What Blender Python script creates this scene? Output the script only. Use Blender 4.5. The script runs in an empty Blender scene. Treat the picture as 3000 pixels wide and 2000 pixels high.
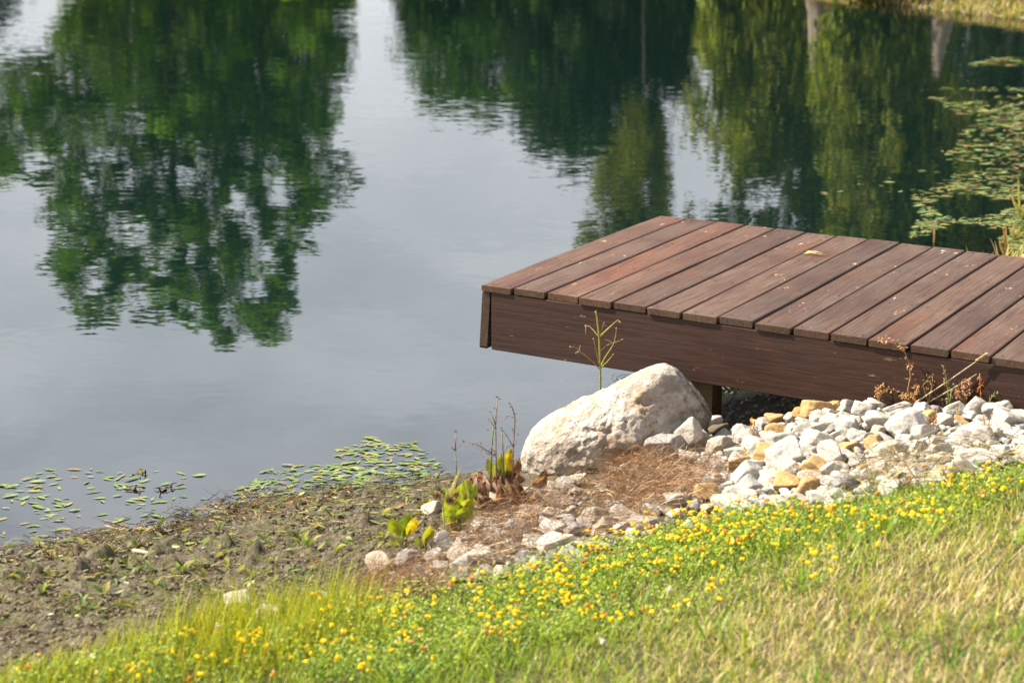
import bpy, math, random
import numpy as np
from mathutils import Matrix, Vector
random.seed(7); RNG = np.random.default_rng(11)
sc = bpy.context.scene; COL = sc.collection
R = math.radians
# ------------------------------------------------------------------ camera model (also used to lay things out on the ground)
FPX, PIT, ROLL = 5563.21, 0.267405, -0.003551
HC = 2.284
def ray(px, py):
    X = np.asarray(px, float)-1500; Y = -(np.asarray(py, float)-1000)
    c, s = math.cos(ROLL), math.sin(ROLL)
    u = (c*X+s*Y)/FPX; v = (-s*X+c*Y)/FPX
    cp, sp = math.cos(PIT), math.sin(PIT)
    return np.stack([u, cp+v*sp, -sp+v*cp], -1)
def topx(p):
    p = np.asarray(p, float); x, y, z = p[..., 0], p[..., 1], p[..., 2]-HC
    cp, sp = math.cos(PIT), math.sin(PIT); d = y*cp-z*sp
    X = FPX*x/d; Y = FPX*(y*sp+z*cp)/d
    c, s = math.cos(ROLL), math.sin(ROLL)
    return np.stack([1500+c*X-s*Y, 1000-(s*X+c*Y)], -1)
def at_z(px, py, z):
    d = ray(px, py); t = (z-HC)/d[..., 2]
    return np.stack([d[..., 0]*t, d[..., 1]*t, np.broadcast_to(z, t.shape)], -1)
def at_y(px, py, y):
    d = ray(px, py); t = y/d[..., 1]
    return np.stack([d[..., 0]*t, d[..., 1]*t, HC+d[..., 2]*t], -1)
# ------------------------------------------------------------------ noise
def _h(ix, iy, iz, seed):
    n = (ix*374761393+iy*668265263+iz*2147483647+seed*1274126177) & 0xffffffff
    n = ((n ^ (n >> 13))*1274126177) & 0xffffffff
    n = ((n ^ (n >> 16))*2246822519) & 0xffffffff
    return ((n ^ (n >> 15)) & 0xffffff)/float(0xffffff)
def vnoise(p, seed=0):
    p = np.asarray(p, float); i = np.floor(p).astype(np.int64); f = p-i; f = f*f*(3-2*f)
    r = 0
    for a in (0, 1):
        for b in (0, 1):
            for c in (0, 1):
                w = (f[..., 0] if a else 1-f[..., 0])*(f[..., 1] if b else 1-f[..., 1])*(f[..., 2] if c else 1-f[..., 2])
                r = r+w*_h(i[..., 0]+a, i[..., 1]+b, i[..., 2]+c, seed)
    return r*2-1
def fbm(p, seed=0, o=4):
    p = np.asarray(p, float); r = 0; a = 1; t = 0
    for k in range(o):
        r = r+a*vnoise(p*(2.03**k)+k*17.3, seed+k); t += a; a *= .5
    return r/t
def n2(x, y, s, seed=0, o=3):
    return fbm(np.stack([x*s, y*s, np.zeros_like(x)+seed*3.7], -1), seed, o)
def sst(a, b, x):
    t = np.clip((x-a)/(b-a), 0, 1); return t*t*(3-2*t)
# ------------------------------------------------------------------ terrain
_sh = [tuple(at_z(px, py, 0.)[:2]) for px, py in [(0, 1600), (180, 1585), (300, 1545), (480, 1560), (600, 1510), (720, 1465), (900, 1450), (1010, 1425), (1150, 1430), (1300, 1395), (1420, 1375)]]
POND = np.array([(-40, 15), (-28, 4), (-12, 2.2), (-5, 4.0), (-3, 4.9), (-2.2, 5.45)]+_sh+[(.05, 6.72), (.3, 6.95), (.62, 7.25), (.86, 7.5), (1.1, 7.66), (1.4, 7.9), (1.9, 8.8), (2.35, 9.7),
        (2.95, 10.35), (3.8, 11), (6, 12.5), (9, 14), (10.5, 17), (9, 20.5), (6.3, 23), (5.5, 24), (4.8, 25.2), (3.5, 29), (0, 36), (-8, 39), (-30, 41), (-45, 30)])
def sdist(x, y):
    x = np.asarray(x, float); y = np.asarray(y, float)
    best = np.full(x.shape, 1e9); ins = np.zeros(x.shape, bool)
    n = len(POND)
    for i in range(n):
        a = POND[i]; b = POND[(i+1) % n]; e = b-a
        t = np.clip(((x-a[0])*e[0]+(y-a[1])*e[1])/(e@e), 0, 1)
        d = np.hypot(x-a[0]-t*e[0], y-a[1]-t*e[1]); best = np.minimum(best, d)
        c = ((a[1] > y) != (b[1] > y)); 
        xi = a[0]+(y-a[1])/(b[1]-a[1]+1e-12)*e[0]
        ins ^= c & (x < xi)
    return np.where(ins, -best, best)
def prof(s):
    return np.where(s > 0, .8*(1-np.exp(-np.maximum(s, 0)/4.6)), np.maximum(s*.16, -.12+np.minimum(s+.75, 0)*.45)).clip(-1.6, None)
def Hs(x, y, s=None):
    s = sdist(x, y) if s is None else s
    return prof(s)+.012*n2(x, y, 1.7, 3, 2)*sst(.1, .6, np.abs(s))+.13*sst(.25, 1.2, x)*sst(.3, 1.05, s)*sst(11., 8., y)
def G(px, py):
    px = np.asarray(px, float); py = np.asarray(py, float); z = np.full(px.shape, .2)
    for k in range(25):
        p = at_z(px, py, z); z = .5*z+.5*np.maximum(Hs(p[..., 0], p[..., 1]), -5)
    return at_z(px, py, z)
def inpoly(x, y, poly):
    ins = np.zeros(np.shape(x), bool); n = len(poly)
    for i in range(n):
        a = poly[i]; b = poly[(i+1) % n]
        c = ((a[1] > y) != (b[1] > y)); xi = a[0]+(y-a[1])/(b[1]-a[1]+1e-12)*(b[0]-a[0])
        ins ^= c & (x < xi)
    return ins
def scatter_px(poly, n, fade=None):
    P = np.array(poly, float); lo, hi = P.min(0), P.max(0); out = np.zeros((0, 2))
    while len(out) < n:
        q = RNG.uniform(lo, hi, (n*3, 2)); q = q[inpoly(q[:, 0], q[:, 1], poly)]
        if fade is not None: q = q[RNG.random(len(q)) < fade(q[:, 0], q[:, 1])]
        out = np.vstack([out, q])
    return out[:n]
# ------------------------------------------------------------------ meshes
def mk(name, V, F, mat, parent=None, col=None, smooth=True, mi=None, link=True):
    V = np.asarray(V, np.float32); me = bpy.data.meshes.new(name)
    if not isinstance(F, (list, tuple)): F = [F]
    F = [np.asarray(f, np.int32) for f in F if len(f)]
    me.vertices.add(len(V)); me.vertices.foreach_set('co', V.ravel())
    tot = np.concatenate([np.full(len(f), f.shape[1], np.int32) for f in F])
    li = np.concatenate([f.ravel() for f in F])
    me.loops.add(len(li)); me.loops.foreach_set('vertex_index', li)
    me.polygons.add(len(tot)); me.polygons.foreach_set('loop_start', np.concatenate([[0], np.cumsum(tot)[:-1]]).astype(np.int32))
    me.polygons.foreach_set('loop_total', tot)
    me.polygons.foreach_set('use_smooth', np.full(len(tot), bool(smooth)))
    for m in (mat if isinstance(mat, (list, tuple)) else [mat]): me.materials.append(m)
    if mi is not None: me.polygons.foreach_set('material_index', np.asarray(mi, np.int32))
    me.update(calc_edges=True); me.validate()
    if col is not None:
        c = np.asarray(col, np.float32)
        if c.shape[1] == 3: c = np.hstack([c, np.ones((len(c), 1), np.float32)])
        a = me.color_attributes.new('Col', 'FLOAT_COLOR', 'POINT'); a.data.foreach_set('color', c.ravel())
    o = bpy.data.objects.new(name, me)
    if link: COL.objects.link(o)
    if parent: o.parent = parent
    return o
def tag(o, label=None, cat=None, group=None, kind=None):
    if label: o['label'] = label
    if cat: o['category'] = cat
    if group: o['group'] = group
    if kind: o['kind'] = kind
    return o
def empty(name, loc, rz=0):
    o = bpy.data.objects.new(name, None); o.empty_display_size = .05; COL.objects.link(o)
    o.location = loc; o.rotation_euler.z = rz; return o
class MB:
    def __init__(s): s.V = []; s.Q = []; s.T = []; s.C = []; s.n = 0
    def add(s, V, Q=None, T=None, c=(1, 1, 1)):
        V = np.asarray(V, float)
        if Q is not None and len(Q): s.Q.append(np.asarray(Q)+s.n)
        if T is not None and len(T): s.T.append(np.asarray(T)+s.n)
        c = np.asarray(c, float); s.C.append(np.broadcast_to(c, (len(V), 3)) if c.ndim == 1 else c)
        s.V.append(V); s.n += len(V)
    def tube(s, pts, rad, c=(1, 1, 1), sides=5, cap=True):
        pts = np.asarray(pts, float); n = len(pts); rad = np.broadcast_to(np.asarray(rad, float), (n,))
        tg = np.gradient(pts, axis=0); tg /= np.linalg.norm(tg, axis=1, keepdims=True)+1e-9
        up = np.array([0, 0, 1.]) if abs(tg[0, 2]) < .8 else np.array([1., 0, 0])
        V = []
        for i in range(n):
            a = np.cross(tg[i], up); a /= np.linalg.norm(a)+1e-9; b = np.cross(a, tg[i]); up = b
            th = np.arange(sides)*2*np.pi/sides
            V.append(pts[i]+rad[i]*(np.cos(th)[:, None]*a+np.sin(th)[:, None]*b))
        V = np.vstack(V); Q = [(i*sides+k, i*sides+(k+1) % sides, (i+1)*sides+(k+1) % sides, (i+1)*sides+k) for i in range(n-1) for k in range(sides)]
        T = []
        if cap:
            T = [(0, k+1, k) for k in range(1, sides-1)]+[((n-1)*sides, (n-1)*sides+k, (n-1)*sides+k+1) for k in range(1, sides-1)]
        c = np.asarray(c, float)
        if c.ndim == 2: c = np.repeat(c, sides, 0)
        s.add(V, Q, T, c)
    def blob(s, p, r, c, n=6, stretch=(1, 1, 1)):
        V, F = ICO1; s.add(V*np.array(stretch)*r+np.asarray(p), None, F, c)
    def build(s, name, mat, parent=None, smooth=True, link=True):
        F = ([np.vstack(s.Q)] if s.Q else [])+([np.vstack(s.T)] if s.T else [])
        return mk(name, np.vstack(s.V), F, mat, parent, np.vstack(s.C), smooth, link=link)
def ico(n):
    t = (1+5**.5)/2
    V = [(-1, t, 0), (1, t, 0), (-1, -t, 0), (1, -t, 0), (0, -1, t), (0, 1, t), (0, -1, -t), (0, 1, -t), (t, 0, -1), (t, 0, 1), (-t, 0, -1), (-t, 0, 1)]
    V = [np.array(v)/np.linalg.norm(v) for v in V]
    F = [(0, 11, 5), (0, 5, 1), (0, 1, 7), (0, 7, 10), (0, 10, 11), (1, 5, 9), (5, 11, 4), (11, 10, 2), (10, 7, 6), (7, 1, 8), (3, 9, 4), (3, 4, 2), (3, 2, 6), (3, 6, 8), (3, 8, 9), (4, 9, 5), (2, 4, 11), (6, 2, 10), (8, 6, 7), (9, 8, 1)]
    for k in range(n):
        c = {}; G2 = []
        def mid(a, b):
            key = (min(a, b), max(a, b))
            if key not in c:
                m = V[a]+V[b]; V.append(m/np.linalg.norm(m)); c[key] = len(V)-1
            return c[key]
        for a, b, d in F:
            x, y, z = mid(a, b), mid(b, d), mid(d, a); G2 += [(a, x, z), (b, y, x), (d, z, y), (x, y, z)]
        F = G2
    return np.array(V), np.array(F)
ICO1 = ico(1)
# ------------------------------------------------------------------ materials
def mat(name):
    m = bpy.data.materials.new(name); m.use_nodes = True; nt = m.node_tree; nt.nodes.clear()
    return m, nt
class N:
    def __init__(s, nt): s.nt = nt
    def __call__(s, t, ins=None, **kw):
        n = s.nt.nodes.new(t)
        for k, v in kw.items(): setattr(n, k, v)
        for k, v in (ins or {}).items():
            if isinstance(v, bpy.types.NodeSocket): s.nt.links.new(v, n.inputs[k])
            else: n.inputs[k].default_value = v
        return n
    def math(s, op, a, b=0., c=None):
        d = {0: a, 1: b}
        if c is not None: d[2] = c
        return s('ShaderNodeMath', d, operation=op).outputs[0]
    def mix(s, f, a, b, blend='MIX'):
        n = s('ShaderNodeMix', None, data_type='RGBA', blend_type=blend)
        for i, v in ((0, f), (6, a), (7, b)):
            if isinstance(v, bpy.types.NodeSocket): s.nt.links.new(v, n.inputs[i])
            else: n.inputs[i].default_value = v if i == 0 else (*v[:3], 1)
        return n.outputs[2]
    def ramp(s, f, stops, interp='LINEAR'):
        n = s('ShaderNodeValToRGB', {0: f}); e = n.color_ramp.elements; n.color_ramp.interpolation = interp
        while len(e) < len(stops): e.new(.5)
        for k, (p, c) in enumerate(stops):
            e[k].position = p; e[k].color = (*c, 1) if not np.isscalar(c) else (c, c, c, 1)
        return n.outputs[0]
    def noise(s, vec, scale, detail=4, rough=.55, dist=0., out=0):
        return s('ShaderNodeTexNoise', {'Vector': vec, 'Scale': scale, 'Detail': detail, 'Roughness': rough, 'Distortion': dist}).outputs[out]
    def vscale(s, vec, sc_):
        return s('ShaderNodeMapping', {'Vector': vec, 'Scale': sc_}).outputs[0]
    def out(s, sh): s('ShaderNodeOutputMaterial', {'Surface': sh})
def lin(r, g, b):
    f = lambda c: (c/255/12.92 if c/255 <= .04045 else ((c/255+.055)/1.055)**2.4)
    return (f(r), f(g), f(b))
def leaf_mat(name, rough=.5, tr=.35, spec=.3, var=.25, tint=(1.25, 1.15, .5), blot=0.):
    m, nt = mat(name); n = N(nt)
    c = n('ShaderNodeAttribute', None, attribute_name='Col').outputs[0]
    g = n('ShaderNodeNewGeometry'); nz = n.noise(g.outputs['Position'], 60., 2)
    c = n.mix(1., c, n.ramp(nz, [(.3, 1-var), (.7, 1+var)]), 'MULTIPLY')
    if blot:
        c = n.mix(n.math('MULTIPLY', n.ramp(n.noise(g.outputs['Position'], 34., 4, .65), [(.54, 0.), (.66, 1.)]), blot), c, n.mix(1., c, (.55, .3, .2), 'MULTIPLY'))
        c = n.mix(n.math('MULTIPLY', n.ramp(n.noise(g.outputs['Position'], 18., 3, .6), [(.45, 0.), (.7, 1.)]), blot*.6), c, n.mix(1., c, (1.35, 1.05, .7), 'MULTIPLY'))
    p = n('ShaderNodeBsdfPrincipled', {'Base Color': c, 'Roughness': rough, 'Specular IOR Level': spec})
    t = n('ShaderNodeBsdfTranslucent', {'Color': n.mix(1., c, tint, 'MULTIPLY')})
    n.out(n('ShaderNodeMixShader', {0: tr, 1: p.outputs[0], 2: t.outputs[0]}).outputs[0]); return m
def bump(n, h, dist, strength=1.):
    return n('ShaderNodeBump', {'Height': h, 'Distance': dist, 'Strength': strength}).outputs[0]
M = {}
M['grass'] = leaf_mat('grass_blades', .45, .42, .25)
M['tree_leaf'] = leaf_mat('tree_leaves', .6, .35, .2, .15)
M['leaf'] = leaf_mat('plant_leaf', .5, .45, .25, .3, blot=.75)
M['pond_leaf'] = leaf_mat('floating_leaf', .42, .15, .3)
M['straw'] = leaf_mat('dry_stems', .6, .2, .2, .3, (1, 1, 1))
M['petal'] = leaf_mat('flower_petals', .5, .4, .2, .1, (1, 1, .6))
def m_wood(name, dark, mid, grey, orange, wear=1., axis='Y'):
    m, nt = mat(name); n = N(nt)
    tc = n('ShaderNodeTexCoord').outputs['Object']; oi = n('ShaderNodeObjectInfo')
    off = n('ShaderNodeVectorMath', {0: n('ShaderNodeCombineXYZ', {0: n.math('MULTIPLY', oi.outputs['Random'], 13.), 1: n.math('MULTIPLY', oi.outputs['Random'], 57.), 2: n.math('MULTIPLY', oi.outputs['Random'], 31.)}).outputs[0], 1: tc}, operation='ADD').outputs[0]
    sv = {'Y': (14., 1.1, 14.), 'X': (1.1, 14., 14.)}[axis]
    v = n.vscale(off, sv)
    # warped grain lines
    wob = n.noise(n.vscale(off, tuple(a*.35 for a in sv)), 1.4, 2)
    gl = n('ShaderNodeTexWave', {'Vector': n.vscale(off, {'Y': (1., .05, 1.), 'X': (.05, 1., 1.)}[axis]), 'Scale': 11., 'Distortion': 22., 'Detail': 3., 'Detail Scale': 1.1, 'Detail Roughness': .6}, wave_type='BANDS', bands_direction={'Y': 'X', 'X': 'Y'}[axis]).outputs['Fac']
    fine = n.noise(n.vscale(off, tuple(a*5 for a in sv)), 2., 5, .75)
    blot = n.noise(n.vscale(off, {'Y': (6., 2.2, 6.), 'X': (2.2, 6., 6.)}[axis]), 1.1, 4, .6)
    c = n.mix(n.ramp(blot, [(.32, 0.), (.66, 1.)]), mid, grey)
    c = n.mix(n.math('MULTIPLY', n.ramp(n.noise(n.vscale(off, (4., 1.6, 4.)), 1.3, 3), [(.55, 0.), (.75, 1.)]), .55), c, orange)
    c = n.mix(n.math('MULTIPLY', n.ramp(gl, [(.05, 1.), (.35, 0.)]), .35), c, dark)
    c = n.mix(1., c, n.ramp(fine, [(.25, .62), (.75, 1.35)]), 'MULTIPLY')
    c = n.mix(1., c, n.ramp(oi.outputs['Random'], [(0., (.82, .8, .8)), (.25, (1.2, 1.14, 1.08)), (.5, (.82, .84, .88)), (.75, (1.1, 1.02, .97)), (1., (1.5, 1.12, .85))]), 'MULTIPLY')
    # knots and bare worn flecks
    wv = n.noise(n.vscale(off, {'Y': (22., 7., 22.), 'X': (7., 22., 22.)}[axis]), 1.5, 4, .7)
    cl = n.noise(n.vscale(off, {'Y': (7., 4., 7.), 'X': (3., 7., 7.)}[axis]), 1., 1)
    wf = n.math('MULTIPLY', n.math('MULTIPLY', n.ramp(wv, [(.63, 0.), (.69, 1.)]), n.ramp(cl, [(.5, 0.), (.64, 1.)])), wear)
    c = n.mix(wf, c, (.42, .30, .19))
    fl = n.noise(off, 160., 1); fl = n.ramp(fl, [(.77, 0.), (.8, 1.)])
    c = n.mix(n.math('MULTIPLY', fl, .55*wear), c, (.38, .29, .2))
    hgt = n.math('ADD', n.math('MULTIPLY', gl, .25), n.math('MULTIPLY', fine, .9))
    rg = n.ramp(blot, [(.3, .5), (.7, .66)])
    p = n('ShaderNodeBsdfPrincipled', {'Base Color': c, 'Roughness': rg, 'Specular IOR Level': .3, 'Normal': bump(n, hgt, .0016, .9)})
    n.out(p.outputs[0]); return m
M['deck'] = m_wood('stained_deck_wood', (.014, .0065, .004), (.070, .0295, .0150), (.110, .070, .049), (.14, .053, .017), 1.6)  # grey patches are weathering, with worn sheen put into the colour
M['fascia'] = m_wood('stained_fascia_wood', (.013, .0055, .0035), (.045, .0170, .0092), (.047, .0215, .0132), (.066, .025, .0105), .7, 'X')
M['endgrain'] = m_wood('end_grain_wood', (.02, .01, .006), (.055, .03, .017), (.075, .045, .026), (.07, .033, .016), .5)
M['post'] = m_wood('treated_post_wood', (.03, .015, .006), (.075, .04, .014), (.075, .048, .022), (.09, .045, .014), .2)
m, nt = mat('screw_metal'); n = N(nt); n.out(n('ShaderNodeBsdfPrincipled', {'Base Color': (.012, .01, .009, 1), 'Roughness': .55, 'Metallic': .4}).outputs[0]); M['screw'] = m
def m_stone(name, stops, stain, dark, bumpd=.006, sc_=1., stf=.5, dkf=.6):
    m, nt = mat(name); n = N(nt)
    tc = n('ShaderNodeTexCoord').outputs['Object']; oi = n('ShaderNodeObjectInfo')
    v = n('ShaderNodeVectorMath', {0: tc, 1: n('ShaderNodeCombineXYZ', {0: n.math('MULTIPLY', oi.outputs['Random'], 37.), 1: n.math('MULTIPLY', oi.outputs['Random'], 91.), 2: oi.outputs['Random']}).outputs[0]}, operation='ADD').outputs[0]
    a = n.noise(v, 7*sc_, 6, .65); b = n.noise(v, 3*sc_, 5, .6, .6); d = n.noise(v, 24*sc_, 5, .7)
    c = n.ramp(a, stops)
    c = n.mix(n.math('MULTIPLY', n.ramp(b, [(.52, 0.), (.68, 1.)]), stf), c, stain)
    c = n.mix(n.math('MULTIPLY', n.ramp(d, [(.3, 1.), (.42, 0.)]), dkf), c, dark)
    c = n.mix(1., c, n.ramp(oi.outputs['Random'], [(0., (.8, .8, .82)), (.3, (1.05, 1.0, .93)), (.6, (.92, .92, .93)), (1., (1.1, 1.08, 1.05))]), 'MULTIPLY')
    if name == 'weathered_boulder':      # dark lichen patches growing on its right end, chalky bare rock on the ridge
        xx = n('ShaderNodeSeparateXYZ', {0: tc}).outputs
        lp = n.math('MULTIPLY', n('ShaderNodeMapRange', {0: xx[0], 1: .08, 2: .3, 3: 0., 4: 1.}).outputs[0], n.ramp(n.noise(v, 11., 5, .7), [(.48, 0.), (.6, 1.)]))
        c = n.mix(n.math('MULTIPLY', lp, .8), c, (.09, .085, .085))
        ck = n('ShaderNodeTexVoronoi', {'Vector': n('ShaderNodeVectorMath', {0: v, 1: n('ShaderNodeVectorMath', {0: n('ShaderNodeTexNoise', {'Vector': v, 'Scale': 6., 'Detail': 4.}).outputs['Color'], 'Scale': .25}, operation='SCALE').outputs[0]}, operation='ADD').outputs[0], 'Scale': 5.}, feature='DISTANCE_TO_EDGE').outputs[0]
        c = n.mix(n.math('MULTIPLY', n.ramp(ck, [(.0, 1.), (.012, 0.)]), n.ramp(b, [(.45, 0.), (.6, .8)])), c, (.16, .11, .07))
        pit = n.noise(v, 70., 3, .6); c = n.mix(n.math('MULTIPLY', n.ramp(pit, [(.62, 0.), (.7, 1.)]), .6), c, (.2, .14, .09))
    h = n.math('ADD', n.math('MULTIPLY', a, 1.), n.math('MULTIPLY', d, .5))
    p = n('ShaderNodeBsdfPrincipled', {'Base Color': c, 'Roughness': .85, 'Specular IOR Level': .2, 'Normal': bump(n, h, bumpd, .9)})
    n.out(p.outputs[0]); return m
M['white'] = m_stone('white_limestone', [(.3, (.285, .26, .22)), (.5, (.43, .40, .345)), (.7, (.57, .54, .48))], (.33, .26, .17), (.17, .145, .12), .0022, 1.1, .5, .5)
M['cream'] = m_stone('cream_limestone', [(.3, (.28, .23, .165)), (.5, (.40, .345, .265)), (.7, (.5, .45, .36))], (.34, .22, .11), (.17, .13, .09), .0022, 1.1, .5, .5)
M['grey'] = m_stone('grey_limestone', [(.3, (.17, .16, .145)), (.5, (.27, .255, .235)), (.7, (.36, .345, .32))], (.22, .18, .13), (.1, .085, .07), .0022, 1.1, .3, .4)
M['tan'] = m_stone('tan_sandstone', [(.3, (.30, .17, .065)), (.5, (.42, .27, .115)), (.7, (.5, .37, .2))], (.31, .15, .045), (.15, .09, .045), .002, 1.1, .45, .3)
M['dark'] = m_stone('dark_wet_stone', [(.3, (.06, .05, .035)), (.5, (.11, .09, .065)), (.7, (.17, .14, .1))], (.1, .09, .04), (.04, .035, .03), .002, 1.1, .5, .5)
M['boulder'] = m_stone('weathered_boulder', [(.3, (.29, .235, .18)), (.48, (.42, .36, .29)), (.68, (.55, .505, .44))], (.27, .155, .07), (.11, .085, .065), .035, 1.7, .85, .85)
def m_ground(name, stops, s1, fine, rough, wetfac=False, bd=.01):
    m, nt = mat(name); n = N(nt)
    g = n('ShaderNodeNewGeometry').outputs['Position']
    a = n.noise(g, s1, 6, .65); d = n.noise(g, fine, 4, .7)
    c = n.ramp(a, stops); c = n.mix(1., c, n.ramp(d, [(.3, .4), (.7, 1.5)]), 'MULTIPLY')
    r = rough
    if wetfac:
        z = n('ShaderNodeSeparateXYZ', {0: g}).outputs[2]
        w = n('ShaderNodeMapRange', {0: n.math('ADD', z, n.math('MULTIPLY', n.math('SUBTRACT', a, .5), .06)), 1: .0, 2: .045, 3: 1., 4: 0.}).outputs[0]
        c = n.mix(w, c, n.mix(1., c, (.46, .44, .44), 'MULTIPLY')); r = n('ShaderNodeMapRange', {0: w, 3: rough, 4: .27}).outputs[0]
        gm = n.ramp(n.noise(g, 6.5, 5, .75), [(.47, 0.), (.6, 1.)])
        c = n.mix(n.math('MULTIPLY', gm, .6), c, (.12, .118, .035))
    p = n('ShaderNodeBsdfPrincipled', {'Base Color': c, 'Roughness': r, 'Specular IOR Level': .3, 'Normal': bump(n, n.math('ADD', a, n.math('MULTIPLY', d, .5)), bd, 1.)})
    n.out(p.outputs[0]); return m
M['mud'] = m_ground('drying_mud', [(.25, (.045, .034, .021)), (.5, (.118, .092, .057)), (.75, (.215, .172, .108))], 16., 85., .8, True, .03)
M['soil'] = m_ground('lawn_soil', [(.25, (.04, .035, .015)), (.5, (.08, .068, .03)), (.75, (.14, .11, .05))], 9., 90., .9, False, .02)
M['farbank'] = m_ground('far_grass_bank', [(.3, (.11, .14, .03)), (.5, (.33, .25, .12)), (.7, (.45, .33, .2))], .8, 7., .95, False, .05)
M['bed'] = m_ground('pond_mud_bed', [(.25, (.13, .11, .09)), (.5, (.19, .165, .14)), (.75, (.24, .21, .18))], 6., 50., .9, False, .004)
def m_bark(name, c0, c1):
    m, nt = mat(name); n = N(nt); g = n('ShaderNodeNewGeometry').outputs['Position']
    a = n.noise(n.vscale(g, (9., 9., 1.5)), 1., 5, .7)
    n.out(n('ShaderNodeBsdfPrincipled', {'Base Color': n.ramp(a, [(.3, c0), (.7, c1)]), 'Roughness': .9, 'Normal': bump(n, a, .03)}).outputs[0]); return m
M['bark'] = m_bark('dark_bark', (.018, .013, .009), (.06, .045, .03)); M['palebark'] = m_bark('pale_bark', (.13, .095, .065), (.30, .245, .185))
# water
m, nt = mat('pond_water'); n = N(nt); M['water'] = m
g = n('ShaderNodeNewGeometry').outputs['Position']
def slope(scale, vec, amp, det=2):
    c = n('ShaderNodeTexNoise', {'Vector': n.vscale(g, vec), 'Scale': scale, 'Detail': det, 'Roughness': .5}).outputs['Color']
    c = n('ShaderNodeVectorMath', {0: c, 1: (.5, .5, .5)}, operation='SUBTRACT').outputs[0]
    return n('ShaderNodeVectorMath', {0: c, 'Scale': amp}, operation='SCALE').outputs[0]
calm = n('ShaderNodeMapRange', {0: n.noise(n.vscale(g, (.25, .12, 1)), 1., 2), 1: .35, 2: .65, 3: .45, 4: 1.2}).outputs[0]
yy = n('ShaderNodeSeparateXYZ', {0: g}).outputs
near = n('ShaderNodeMapRange', {0: yy[1], 1: 6., 2: 18., 3: .32, 4: 1.15}).outputs[0]
sl = n('ShaderNodeVectorMath', {0: slope(20., (.5, 1., 1.), .038), 1: slope(5., (.6, 1., 1.), .022)}, operation='ADD').outputs[0]
sl = n('ShaderNodeVectorMath', {0: sl, 'Scale': n.math('MULTIPLY', calm, near)}, operation='SCALE').outputs[0]
def ring(px, py, k, amp, r0, r1, sl):
    c = at_z(px, py, 0.)
    d = n('ShaderNodeVectorMath', {0: g, 1: (c[0], c[1], 0)}, operation='SUBTRACT').outputs[0]
    r = n('ShaderNodeVectorMath', {0: d}, operation='LENGTH').outputs['Value']
    env = n.math('MULTIPLY', n('ShaderNodeMapRange', {0: r, 1: r0, 2: r1, 3: 1., 4: 0.}, interpolation_type='SMOOTHSTEP').outputs[0], amp)
    w = n.math('MULTIPLY', n.math('SINE', n.math('MULTIPLY', r, k)), env)
    nd = n('ShaderNodeVectorMath', {0: d}, operation='NORMALIZE').outputs[0]
    return n('ShaderNodeVectorMath', {0: sl, 1: n('ShaderNodeVectorMath', {0: nd, 'Scale': w}, operation='SCALE').outputs[0]}, operation='ADD').outputs[0]
sl = ring(1832, 1110, 300., .06, .02, .16, sl)
sl = ring(1790, 1125, 170., .02, .1, .42, sl)
sl = ring(2075, 1140, 260., .07, .02, .3, sl)
sl = ring(250, 1010, 75., .0025, .2, 1.0, sl)
nor = n('ShaderNodeVectorMath', {0: n('ShaderNodeVectorMath', {0: sl, 1: (1, 1, 0)}, operation='MULTIPLY').outputs[0], 1: (0, 0, 1)}, operation='ADD').outputs[0]
nor = n('ShaderNodeVectorMath', {0: nor}, operation='NORMALIZE').outputs[0]
dep = n('ShaderNodeAttribute', None, attribute_name='depth').outputs['Fac']
tr = n.math('POWER', 2.718, n.math('MULTIPLY', dep, -15.))
body = n('ShaderNodeBsdfDiffuse', {'Color': (.0035, .0105, .009, 1)})
bm_ = n('ShaderNodeMixShader', {0: tr, 1: body.outputs[0], 2: n('ShaderNodeBsdfTransparent', {'Color': (.86, .9, .88, 1)}).outputs[0]})
fr = n('ShaderNodeFresnel', {'IOR': 1.47, 'Normal': nor}).outputs[0]
gl = n('ShaderNodeBsdfGlossy', {'Color': (1, 1, 1, 1), 'Roughness': .012, 'Normal': nor})
n.out(n('ShaderNodeMixShader', {0: fr, 1: bm_.outputs[0], 2: gl.outputs[0]}).outputs[0])
# ------------------------------------------------------------------ camera, light, sky
cam = bpy.data.cameras.new('camera'); co = bpy.data.objects.new('camera', cam); COL.objects.link(co); sc.camera = co
cam.sensor_width = 36; cam.lens = FPX/3000*36; cam.clip_end = 3000; cam.clip_start = .05
co.matrix_world = Matrix.Translation((0, 0, HC)) @ Matrix.Rotation(math.pi/2-PIT, 4, 'X') @ Matrix.Rotation(-ROLL, 4, 'Z')
cam.dof.use_dof = True; cam.dof.focus_distance = 7.25; cam.dof.aperture_fstop = 3.5; cam.dof.aperture_blades = 9
EL, AZ = R(47), R(-80)           # sun stands over the left bank, a little ahead of the camera
sd = Vector((math.sin(AZ)*math.cos(EL), math.cos(AZ)*math.cos(EL), math.sin(EL)))
L = bpy.data.lights.new('sun', 'SUN'); lo = bpy.data.objects.new('sun', L); COL.objects.link(lo)
L.energy = 5.0; L.angle = R(.53); L.color = (1, .93, .82); lo.rotation_euler = sd.to_track_quat('Z', 'Y').to_euler(); lo.location = sd*50
w = bpy.data.worlds.new('World'); sc.world = w; w.use_nodes = True; nt = w.node_tree; nt.nodes.clear(); n = N(nt)
sky = n('ShaderNodeTexSky', None, sky_type='NISHITA', sun_disc=False, sun_elevation=EL, sun_rotation=AZ, air_density=1.2, dust_density=1.5)
gv = n('ShaderNodeTexCoord').outputs['Generated']
xyz = n('ShaderNodeSeparateXYZ', {0: gv}).outputs
den = n.math('ADD', n.math('ABSOLUTE', xyz[2]), .16)
cv = n('ShaderNodeCombineXYZ', {0: n.math('DIVIDE', xyz[0], den), 1: n.math('DIVIDE', xyz[1], den), 2: 0.}).outputs[0]
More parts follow.
